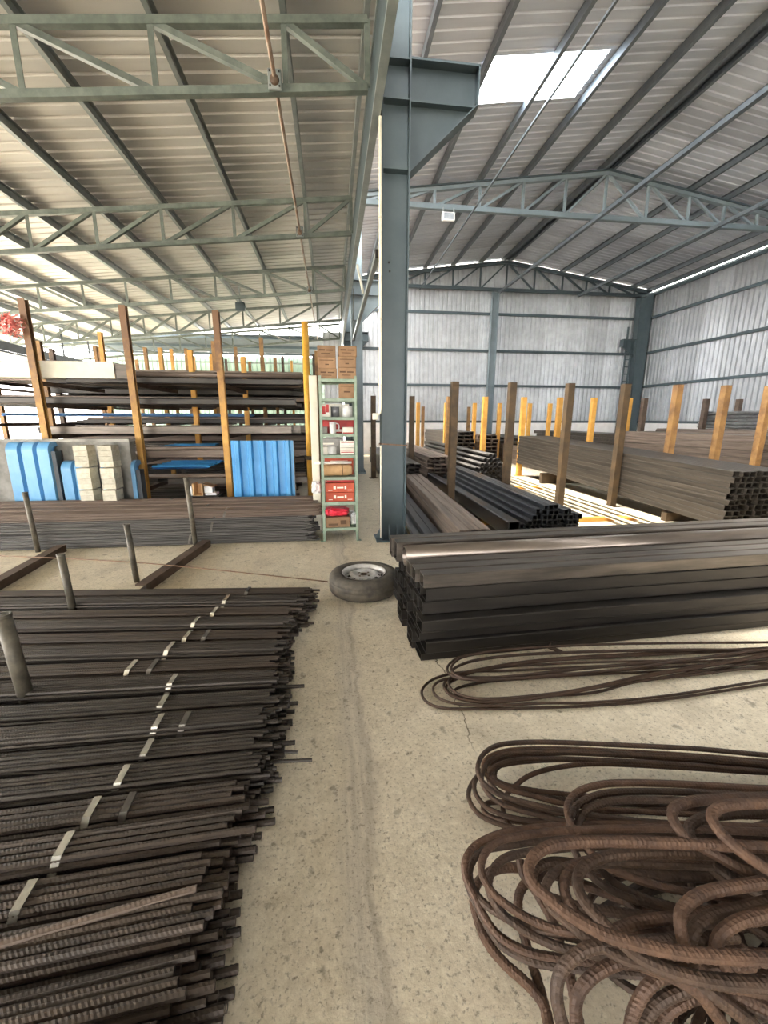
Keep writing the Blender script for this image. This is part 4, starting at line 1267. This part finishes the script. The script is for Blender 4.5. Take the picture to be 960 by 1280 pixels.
for y0 in (13.1, 15.4):
    for z in (.06, .5, .95, 1.42, 1.85, 2.2):
        for k in range(6):
            for t in range(2):
                w_ = rr.choice([.1, .12, .15, .18]); h_ = rr.choice([.08, .1, .12])
                L = rr.choice([6.0, 6.0, 5.2])
                RACK.append((tube_mesh('box', L, w_, h_, M[rr.choice(['tube_grey', 'tube_dark', 'tube_brown'])]),
                             Matrix.Translation((-.5 - rr.uniform(0, .5), y0 + .15 + k * .3, z + .002 + h_ / 2 + .125 * t)) @ rot_))
for y0 in (6.6, 8.65, 10.8):
    for k in range(7):
        h_ = .12
        RACK.append((tube_mesh('box', 5.6, .16, h_, M[rr.choice(['tube_dark', 'tube_brown'])]), Matrix.Translation((-.6 - rr.uniform(0, .5), y0 + .2 + k * .21, .065)) @ rot_))
        RACK.append((tube_mesh('box', 5.6, .16, h_, M[rr.choice(['tube_dark', 'tube_grey'])]), Matrix.Translation((-.6 - rr.uniform(0, .5), y0 + .2 + k * .21, .19)) @ rot_))
for li, z in enumerate([.5, .95, 1.42, 1.85, 2.2]):
    for y0 in (8.65, 10.8):
        if li == 2 and y0 < 9: continue
        for k in range(5):
            RACK.append((tube_mesh('box', 4.6 if li % 2 else 3.6, .14, .1, M[rr.choice(['tube_dark', 'tube_brown', 'tube_dark'])]), Matrix.Translation((-.4 - rr.uniform(0, .4), y0 + .16 + k * .3, z + .125 + .052)) @ rot_))
merge_rest(RACK, 'dense further layers of dark and brown steel sections filling the left racks', 'rack_section_layers')

# ---- near pile of heavy tubes (runs across, towards the right)
def cross_tube(kind, x, y, z, w_, h_, m, label, L=6.0, yaw=2.6, jit=.0):
    o = ob('steel_%s' % {'box': 'tube', 'round': 'pipe', 'channel': 'channel'}[kind], tube_mesh(kind, L, w_, h_, M[m]), (x, y, z), None, (0, 0, R(yaw)))
    return tag(o, label, {'box': 'tube', 'round': 'pipe', 'channel': 'channel'}[kind], 'heavy tubes of the near pile')
lay = ['lowest', 'second', 'third', 'top']
# lower block of mixed sections, four layers
zz = .004
for r_, hh in enumerate((.05, .08, .05, .08)):
    for c in range(5):
        jx = random.uniform(-.02, .03)
        cross_tube('box' if r_ != 2 else 'channel', .525 + jx + .02 * c * 0 - .012 * c, 2.345 + .1515 * c + (.012, .0, .03, .015)[r_], zz + hh / 2, .148, hh, 'tube_dark',
                   'dark section, lower half of the near pile, %s layer, %s from the front' % (lay[r_], ORD[c]))
    zz += hh + .003
z1 = zz
for r_ in range(3):
    for c in range(6):
        if r_ == 2 and c >= 3: continue
        cross_tube('box', .555 - .016 * c + (.0, .02, -.01)[r_] + random.uniform(-.012, .012), 2.405 + .111 * c + (.01, .004, .0)[r_], z1 + .047 + r_ * .092, .1, .09, 'tube_grey' if r_ == 2 else 'tube_dark',
                   'heavy square tube, upper half of the near pile, %s layer, %s from the front' % (('lower', 'middle', 'top')[r_], ORD[c]))
ztop = z1 + 2 * .092
cross_tube('round', .505, 2.79, ztop + .077, .15, .15, 'pipe_mid', 'single round steel pipe lying along the top of the near pile')
for c in range(2):
    cross_tube('box', .46 - .02 * c, 2.925 + .112 * c, ztop + .077, .104, .15, 'tube_grey', 'tall rectangular tube at the back of the near pile, %s one' % ('inner', 'rearmost')[c])

# ================================================================ BENT BARS
HEAP = [
    [(1.692,1.175,0.200),(1.435,1.240,0.200),(1.127,1.299,0.200),(0.905,1.340,0.200),(0.751,1.359,0.200),(0.643,1.357,0.199),(0.570,1.325,0.194),(0.527,1.268,0.190),(0.529,1.219,0.177),(0.571,1.175,0.164),(0.651,1.142,0.154),(0.791,1.094,0.146),(0.982,1.048,0.137),(1.195,1.008,0.129),(1.466,0.967,0.120)],
    [(1.698,1.174,0.170),(1.407,1.242,0.170),(1.130,1.298,0.170),(0.907,1.338,0.170),(0.718,1.357,0.170),(0.611,1.341,0.167),(0.564,1.304,0.162),(0.567,1.260,0.153),(0.621,1.216,0.139),(0.724,1.177,0.127),(0.823,1.144,0.118),(1.027,1.101,0.108),(1.258,1.069,0.094),(1.555,1.034,0.080)],
    [(1.737,1.197,0.120),(1.439,1.266,0.120),(1.158,1.327,0.120),(0.930,1.368,0.120),(0.752,1.386,0.120),(0.649,1.374,0.115),(0.606,1.336,0.110),(0.618,1.296,0.095),(0.690,1.268,0.080),(0.854,1.228,0.070),(1.097,1.186,0.060),(1.371,1.143,0.050),(1.650,1.107,0.040)],
    [(1.787,1.229,0.070),(1.477,1.297,0.070),(1.135,1.352,0.070),(0.925,1.383,0.070),(0.730,1.390,0.070),(0.601,1.368,0.067),(0.530,1.323,0.062),(0.497,1.266,0.058),(0.511,1.204,0.053),(0.561,1.163,0.050),(0.644,1.128,0.050),(0.839,1.091,0.050),(1.064,1.057,0.050),(1.510,0.990,0.050)],
    [(1.729,1.186,0.100),(1.425,1.248,0.100),(1.100,1.309,0.100),(0.921,1.319,0.100),(0.774,1.303,0.095),(0.672,1.264,0.078),(0.622,1.229,0.062),(0.611,1.179,0.045),(0.637,1.137,0.033),(0.754,1.099,0.022),(1.002,1.052,0.020),(1.499,0.975,0.020)],
    [(1.393,0.945,0.320),(1.102,1.000,0.320),(0.911,1.027,0.320),(0.818,1.028,0.315),(0.756,1.013,0.310),(0.712,0.980,0.305),(0.694,0.936,0.300),(0.703,0.898,0.290),(0.716,0.855,0.280),(0.746,0.818,0.270),(0.835,0.774,0.260),(0.945,0.744,0.250),(1.134,0.710,0.240)],
    [(1.426,0.963,0.270),(1.123,1.014,0.270),(0.927,1.038,0.270),(0.818,1.028,0.270),(0.749,0.996,0.270),(0.707,0.951,0.265),(0.685,0.898,0.260),(0.685,0.847,0.250),(0.709,0.808,0.240),(0.757,0.781,0.225),(0.818,0.764,0.210),(0.895,0.746,0.200),(1.138,0.703,0.190)],
    [(1.296,0.819,0.440),(1.127,0.833,0.440),(1.024,0.840,0.440),(0.951,0.835,0.440),(0.911,0.817,0.438),(0.895,0.780,0.432),(0.912,0.753,0.420),(0.959,0.723,0.403),(1.008,0.689,0.391),(1.083,0.665,0.380)],
    [(1.240,0.781,0.470),(1.147,0.788,0.470),(1.063,0.793,0.470),(1.014,0.790,0.465),(0.985,0.772,0.460),(0.977,0.736,0.455),(0.988,0.692,0.450),(1.026,0.657,0.435),(1.077,0.641,0.420)],
    [(1.308,0.819,0.390),(1.159,0.828,0.390),(1.057,0.832,0.389),(1.006,0.828,0.383),(0.972,0.815,0.376),(0.959,0.781,0.364),(0.969,0.759,0.350),(1.005,0.720,0.333),(1.046,0.678,0.330),(1.098,0.648,0.330)],
    [(1.344,0.887,0.240),(1.098,0.926,0.240),(0.871,0.957,0.240),(0.708,0.972,0.240),(0.566,0.977,0.240),(0.483,0.973,0.238),(0.405,0.952,0.234),(0.362,0.920,0.228),(0.353,0.887,0.210),(0.366,0.846,0.193),(0.382,0.808,0.175),(0.410,0.772,0.157),(0.464,0.739,0.150),(0.530,0.717,0.150),(0.664,0.687,0.151),(0.833,0.651,0.156),(1.034,0.608,0.160)],
    [(1.264,0.832,0.300),(1.035,0.871,0.300),(0.820,0.897,0.300),(0.648,0.912,0.300),(0.536,0.913,0.300),(0.458,0.910,0.295),(0.405,0.884,0.290),(0.381,0.845,0.280),(0.396,0.799,0.270),(0.433,0.766,0.260),(0.473,0.743,0.250),(0.518,0.715,0.255),(0.566,0.696,0.260),(0.714,0.658,0.260),(1.001,0.600,0.260)],
    [(1.348,0.883,0.200),(1.099,0.919,0.200),(0.870,0.948,0.200),(0.662,0.964,0.200),(0.530,0.966,0.198),(0.438,0.965,0.193),(0.390,0.937,0.190),(0.369,0.891,0.190),(0.382,0.834,0.193),(0.430,0.785,0.198),(0.485,0.751,0.204),(0.551,0.726,0.209),(0.697,0.682,0.205),(1.029,0.612,0.200)],
    [(0.971,0.787,0.080),(0.768,0.897,0.080),(0.643,0.959,0.080),(0.520,0.987,0.080),(0.431,0.963,0.078),(0.394,0.916,0.073),(0.391,0.852,0.068),(0.403,0.809,0.062),(0.432,0.767,0.057),(0.461,0.740,0.052),(0.488,0.711,0.046),(0.502,0.679,0.041),(0.489,0.630,0.035),(0.472,0.585,0.030)],
    [(1.096,0.713,0.420),(0.905,0.746,0.420),(0.714,0.776,0.420),(0.601,0.788,0.420),(0.535,0.786,0.420),(0.485,0.769,0.419),(0.457,0.743,0.414),(0.456,0.712,0.410),(0.479,0.682,0.406),(0.515,0.645,0.401),(0.555,0.614,0.400),(0.594,0.594,0.400),(0.693,0.559,0.401),(0.778,0.538,0.406),(0.869,0.519,0.410)],
    [(1.107,0.715,0.380),(0.917,0.751,0.380),(0.762,0.770,0.380),(0.699,0.772,0.380),(0.647,0.766,0.380),(0.604,0.750,0.377),(0.580,0.725,0.372),(0.576,0.692,0.368),(0.591,0.660,0.363),(0.609,0.626,0.360),(0.633,0.585,0.360),(0.681,0.553,0.361),(0.758,0.524,0.365),(0.859,0.502,0.370)],
    [(1.128,0.724,0.340),(0.922,0.758,0.340),(0.733,0.786,0.340),(0.639,0.791,0.340),(0.591,0.777,0.338),(0.563,0.751,0.333),(0.557,0.714,0.327),(0.571,0.681,0.322),(0.597,0.646,0.320),(0.643,0.606,0.320),(0.707,0.566,0.325),(0.879,0.511,0.330)],
    [(1.087,0.654,0.400),(0.947,0.654,0.400),(0.874,0.653,0.400),(0.816,0.643,0.400),(0.779,0.632,0.387),(0.766,0.618,0.367),(0.765,0.600,0.340),(0.784,0.586,0.300),(0.835,0.564,0.260),(0.932,0.534,0.220)],
    [(1.080,0.641,0.360),(0.924,0.633,0.360),(0.851,0.629,0.356),(0.809,0.620,0.343),(0.797,0.613,0.307),(0.803,0.603,0.266),(0.834,0.577,0.229),(0.936,0.533,0.200)],
    [(1.046,0.608,0.380),(0.971,0.606,0.380),(0.907,0.604,0.376),(0.861,0.598,0.366),(0.838,0.592,0.344),(0.847,0.589,0.306),(0.875,0.574,0.263),(0.966,0.545,0.220)],
    [(1.107,0.690,0.260),(0.854,0.694,0.260),(0.757,0.704,0.246),(0.694,0.706,0.229),(0.671,0.697,0.220),(0.724,0.691,0.220),(0.857,0.689,0.220),(1.109,0.684,0.220)],
    [(0.912,0.609,0.320),(0.737,0.622,0.320),(0.620,0.628,0.320),(0.560,0.631,0.320),(0.514,0.626,0.307),(0.482,0.617,0.287),(0.467,0.604,0.260),(0.464,0.586,0.233),(0.468,0.564,0.207),(0.469,0.530,0.180)],
    [(0.954,0.617,0.260),(0.793,0.627,0.260),(0.663,0.633,0.256),(0.594,0.629,0.246),(0.550,0.622,0.224),(0.528,0.613,0.197),(0.518,0.595,0.169),(0.504,0.555,0.140)],
    [(0.936,0.583,0.270),(0.798,0.590,0.270),(0.720,0.592,0.266),(0.680,0.586,0.256),(0.656,0.580,0.234),(0.634,0.570,0.207),(0.617,0.553,0.179),(0.592,0.517,0.150)],
    [(0.990,0.569,0.240),(0.851,0.576,0.240),(0.779,0.580,0.233),(0.725,0.580,0.220),(0.689,0.578,0.193),(0.661,0.565,0.167),(0.625,0.528,0.140)],
    [(1.035,0.571,0.200),(0.905,0.579,0.200),(0.812,0.585,0.193),(0.751,0.581,0.180),(0.718,0.577,0.153),(0.677,0.557,0.127),(0.641,0.527,0.100)],
    [(0.662,0.601,0.300),(0.724,0.570,0.300),(0.761,0.547,0.288),(0.785,0.534,0.256),(0.816,0.526,0.208),(0.831,0.494,0.160)],
    [(0.705,0.582,0.300),(0.759,0.555,0.300),(0.791,0.537,0.288),(0.835,0.522,0.256),(0.885,0.517,0.208),(0.924,0.482,0.160)],
    [(0.558,0.961,0.140),(0.557,0.927,0.123),(0.578,0.898,0.106),(0.593,0.822,0.100),(0.587,0.769,0.096),(0.580,0.708,0.087),(0.566,0.655,0.077),(0.545,0.586,0.060)],
    [(0.836,0.920,0.100),(0.682,0.935,0.100),(0.587,0.932,0.095),(0.539,0.911,0.085),(0.516,0.871,0.070),(0.512,0.822,0.055),(0.510,0.774,0.045),(0.507,0.713,0.038),(0.494,0.632,0.030)],
    [(1.281,0.816,0.150),(1.038,0.845,0.150),(0.855,0.881,0.150),(0.744,0.914,0.150),(0.652,0.938,0.146),(0.587,0.922,0.140),(0.573,0.875,0.140),(0.642,0.829,0.140),(0.786,0.787,0.140),(0.950,0.749,0.144),(1.146,0.702,0.150)],
    [(1.651,1.104,0.020),(1.341,1.143,0.020),(1.058,1.172,0.020),(0.839,1.192,0.020),(0.710,1.229,0.020),(0.642,1.261,0.020),(0.578,1.266,0.020),(0.548,1.239,0.020),(0.598,1.196,0.020),(0.785,1.154,0.020),(1.045,1.109,0.020),(1.559,1.026,0.020)],
]
LOOPS = [
    [(2.806,2.097,0.080),(2.224,2.159,0.080),(1.641,2.211,0.080),(1.076,2.224,0.080),(0.777,2.188,0.080),(0.679,2.132,0.080),(0.635,2.064,0.080),(0.650,2.000,0.080),(0.741,1.951,0.081),(0.946,1.927,0.085),(1.451,1.927,0.088),(1.743,1.935,0.090),(2.162,1.975,0.090),(2.707,2.015,0.090)],
    [(2.774,2.063,0.050),(2.207,2.134,0.050),(1.628,2.186,0.050),(1.151,2.208,0.050),(0.853,2.183,0.050),(0.707,2.123,0.051),(0.675,2.065,0.055),(0.712,2.016,0.059),(0.853,1.985,0.063),(1.077,1.981,0.067),(1.499,1.996,0.070),(1.976,2.003,0.070),(2.707,2.011,0.070)],
    [(2.813,2.092,0.030),(2.198,2.120,0.030),(1.605,2.148,0.030),(1.158,2.142,0.030),(0.851,2.104,0.030),(0.675,2.063,0.030),(0.601,2.004,0.030),(0.605,1.919,0.030),(0.672,1.858,0.030),(0.799,1.817,0.034),(1.050,1.809,0.041),(1.396,1.837,0.049),(1.710,1.886,0.053),(2.166,1.934,0.056),(2.679,1.985,0.060)],
    [(2.744,2.031,0.015),(2.138,2.052,0.015),(1.562,2.080,0.015),(1.053,2.102,0.015),(0.758,2.122,0.015),(0.597,2.094,0.015),(0.507,2.037,0.015),(0.463,1.964,0.015),(0.476,1.883,0.015),(0.549,1.829,0.015),(0.694,1.805,0.015),(0.982,1.775,0.015),(1.342,1.749,0.015),(1.773,1.747,0.015),(2.465,1.794,0.015)],
    [(2.680,1.979,0.030),(2.082,1.993,0.030),(1.511,2.006,0.030),(1.014,2.018,0.032),(0.708,2.043,0.035),(0.583,2.023,0.039),(0.525,1.959,0.038),(0.540,1.879,0.037),(0.630,1.825,0.035),(0.807,1.793,0.033),(1.086,1.780,0.031),(1.344,1.755,0.030),(1.776,1.754,0.030),(2.479,1.808,0.030)],
    [(2.662,1.962,0.020),(2.146,2.061,0.020),(1.583,2.113,0.020),(1.120,2.136,0.020),(0.857,2.119,0.020),(0.699,2.059,0.020),(0.613,1.995,0.020),(0.625,1.924,0.020),(0.723,1.877,0.021),(0.940,1.851,0.025),(1.318,1.860,0.028),(1.732,1.890,0.032),(2.182,1.930,0.036),(2.661,1.966,0.040)],
    [(2.632,1.935,0.012),(2.121,1.974,0.012),(1.515,2.009,0.012),(1.115,2.019,0.012),(0.869,2.019,0.012),(0.707,1.995,0.012),(0.650,1.959,0.012),(0.666,1.909,0.012),(0.766,1.869,0.013),(1.036,1.858,0.016),(1.403,1.842,0.019),(1.724,1.898,0.022),(2.169,1.914,0.026),(2.626,1.934,0.030)],
]
def extend(P, ext=1.0):
    P = [Vector(p) for p in P]
    n = 5
    if P[0].x > 1.0:
        d = (P[0] - P[1]).normalized()
        for k in range(n):
            t = (k + 1) / n
            e = Vector((1, d.y / max(d.x, .5) * (1 - t) * .8, 0)).normalized()
            P.insert(0, P[0] + e * ext / n)
    if P[-1].x > 1.0:
        d = (P[-1] - P[-2]).normalized()
        for k in range(n):
            t = (k + 1) / n
            e = Vector((1, d.y / max(d.x, .5) * (1 - t) * .8, 0)).normalized()
            P.append(P[-1] + e * ext / n)
    return P
KNOWN = {
    0: 'outermost rusty hairpin bar at the rear of the heap, farthest loop', 1: 'rusty hairpin bar lying just inside the farthest loop of the heap',
    3: 'low rusty hairpin bar whose bend sticks out left under the farthest loop', 5: 'large rusty hairpin bar in mid heap with a steep narrow bend',
    7: 'small high loop of rusty bar in front of the right half of the heap', 8: 'small high loop of rusty bar nearest the right edge of the heap',
    10: 'widest rusty hairpin bar, its bend furthest left of the front heap', 14: 'thick rusty hairpin bar crossing the front of the heap in a long sweep',
    15: 'thick rusty hairpin bar running just below the long front sweep', 17: 'ribbed hairpin bar with an upright bend in the front right hollow',
    19: 'ribbed hairpin bar with its bend lowest at the right edge of the heap', 2: 'third rusty bar inside the farthest loop of the heap, counting inwards',
    4: 'short crossing bar that cuts diagonally through the farthest loop of the heap', 6: 'second bar nested just inside the large steep bend of mid heap',
    9: 'lower loop of rusty bar tucked beneath the two small high loops', 11: 'rusty bar nested just inside the widest bend at the heap left',
    12: 'rusty bar lying just under the widest bend at the heap left', 13: 'lowest left bar trailing along the floor down to the bottom edge',
    16: 'third parallel bar below the long front sweep of the heap', 18: 'ribbed bar rising beside the upright bend in the front right hollow',
    20: 'short flat bend of ribbed bar deep in the front right hollow', 21: 'leftmost thick bar curving down to the bottom edge before the heap',
    22: 'second thick bar from left curving down to the bottom edge', 23: 'third thick bar from left curving down to the bottom edge',
    24: 'fourth thick bar from left curving down to the bottom edge', 25: 'fifth thick bar from left curving down to the bottom edge',
    26: 'bar slanting rightwards down to the bottom edge under the front sweep', 27: 'rightmost bar slanting down to the bottom edge under the front sweep',
    28: 'thin dark bar dropping through the left gap of the heap', 29: 'dark upright curve of bar seen in the left gap of the heap',
    30: 'flat hairpin bar lying inside the long front sweep of the heap', 31: 'lowest flat hairpin bar on the floor under the farthest loop'}
for i, P in enumerate(HEAP):
    pts = catmull(extend(P), .0048)
    o0 = Vector((pts[0].x, pts[0].y, 0))
    V, F = sweep([p - o0 for p in pts], .0086 if i in (0, 1, 2, 3, 4, 31) else (.0098 if i in (5, 6, 10, 11, 12) else .0128), 10, .1, .0125)
    o = ob('bent_rebar', mk('bent_rebar', V, F, M['coil_rust'] if i % 3 else M['coil_dark'], False), o0)
    if i in KNOWN: tag(o, KNOWN[i], 'bent rebar', 'bent bars of the rusty heap')
    else: tag(o, 'rusty ribbed bar partly buried within the tangled heap', 'bent rebar', 'bent bars of the rusty heap')
EXTRA = [(0, (.012, -.016, -.03)), (1, (.02, -.012, -.04)), (2, (.03, .012, -.045)), (3, (.03, .02, .012)), (10, (.014, .01, -.05)), (11, (.02, -.012, -.05)), (5, (.03, -.02, -.05)), (14, (.05, .0, -.08))]
for q, (i, dv) in enumerate(EXTRA):
    P = [(p[0] + dv[0], p[1] + dv[1], max(.014, p[2] + dv[2])) for p in HEAP[i]]
    pts = catmull(extend(P), .0055)
    o0 = Vector((pts[0].x, pts[0].y, 0))
    V, F = sweep([p - o0 for p in pts], .0086 if i < 5 else .0105, 10, .1, .0125)
    tag(ob('bent_rebar', mk('bent_rebar', V, F, M['coil_dark']), o0), 'rusty ribbed bar partly buried within the tangled heap', 'bent rebar', 'bent bars of the rusty heap')
LN = ['topmost', 'second', 'third', 'outermost', 'second outermost', 'innermost', 'lowest inner']
LOOPS += [[(x + .02, y - .012, z + .008) for x, y, z in LOOPS[0]], [(x + .03, y + .01, z + .006) for x, y, z in LOOPS[2]], [(x - .012, y - .014, z + .004) for x, y, z in LOOPS[1]]]
LN += ['upper doubled', 'middle doubled', 'upper tripled']
for i, P in enumerate(LOOPS):
    pts = catmull(extend(P, 2.2), .012)
    o0 = Vector((pts[0].x, pts[0].y, 0))
    V, F = sweep([p - o0 for p in pts], .0075, 8, 0)
    o = ob('bent_thin_bar', mk('bent_thin_bar', V, F, M['loop_rust'], True), o0)
    tag(o, 'thin rusty bar bent in a flat loop before the near pile, %s loop' % LN[i], 'bent bar', 'thin loops on the floor')
tg = empty('metal_clip', (1.42, 2.26, .02), 'small rusty metal clip lying on the thin loops', 'clip', rot=(R(0), 0, R(-50)))
multi('plate', [(-.04, .04, -.02, .02, .012, .016)], M['loop_rust'], (0, 0, 0), tg)
multi('lip', [(-.04, -.036, -.02, .02, .012, .04), (.036, .04, -.02, .02, .0, .016)], M['loop_rust'], (0, 0, 0), tg)

# more bars of the same heap lying flat beneath
rr = random.Random(21)
for k in range(34):
    x0 = .66 + .2 * rr.random() + .022 * k
    yc = .48 + .42 * rr.random()
    wd = .08 + .07 * rr.random()
    z0, z1_ = .02 + .006 * k, .02 + .008 * k + rr.uniform(0, .03)
    P = [(2.2, yc + wd * 1.3 + .06, z0), (1.6, yc + wd * 1.25, z0), (x0 + .35, yc + wd * 1.1, z0), (x0 + .1, yc + wd * .85, z0), (x0, yc + .02, (z0 + z1_) / 2), (x0 + .09, yc - wd * .8, z1_), (x0 + .36, yc - wd * 1.05, z1_), (1.6, yc - wd * 1.2, z1_), (2.3, yc - wd * 1.25 - .05, z1_)]
    pts = catmull(extend(P), .0065)
    o0 = Vector((pts[0].x, pts[0].y, 0))
    V, F = sweep([p - o0 for p in pts], .0105, 8, .1, .0125)
    tag(ob('bent_rebar', mk('bent_rebar', V, F, M['coil_dark']), o0), 'rusty ribbed bar partly buried within the tangled heap', 'bent rebar', 'bent bars of the rusty heap')
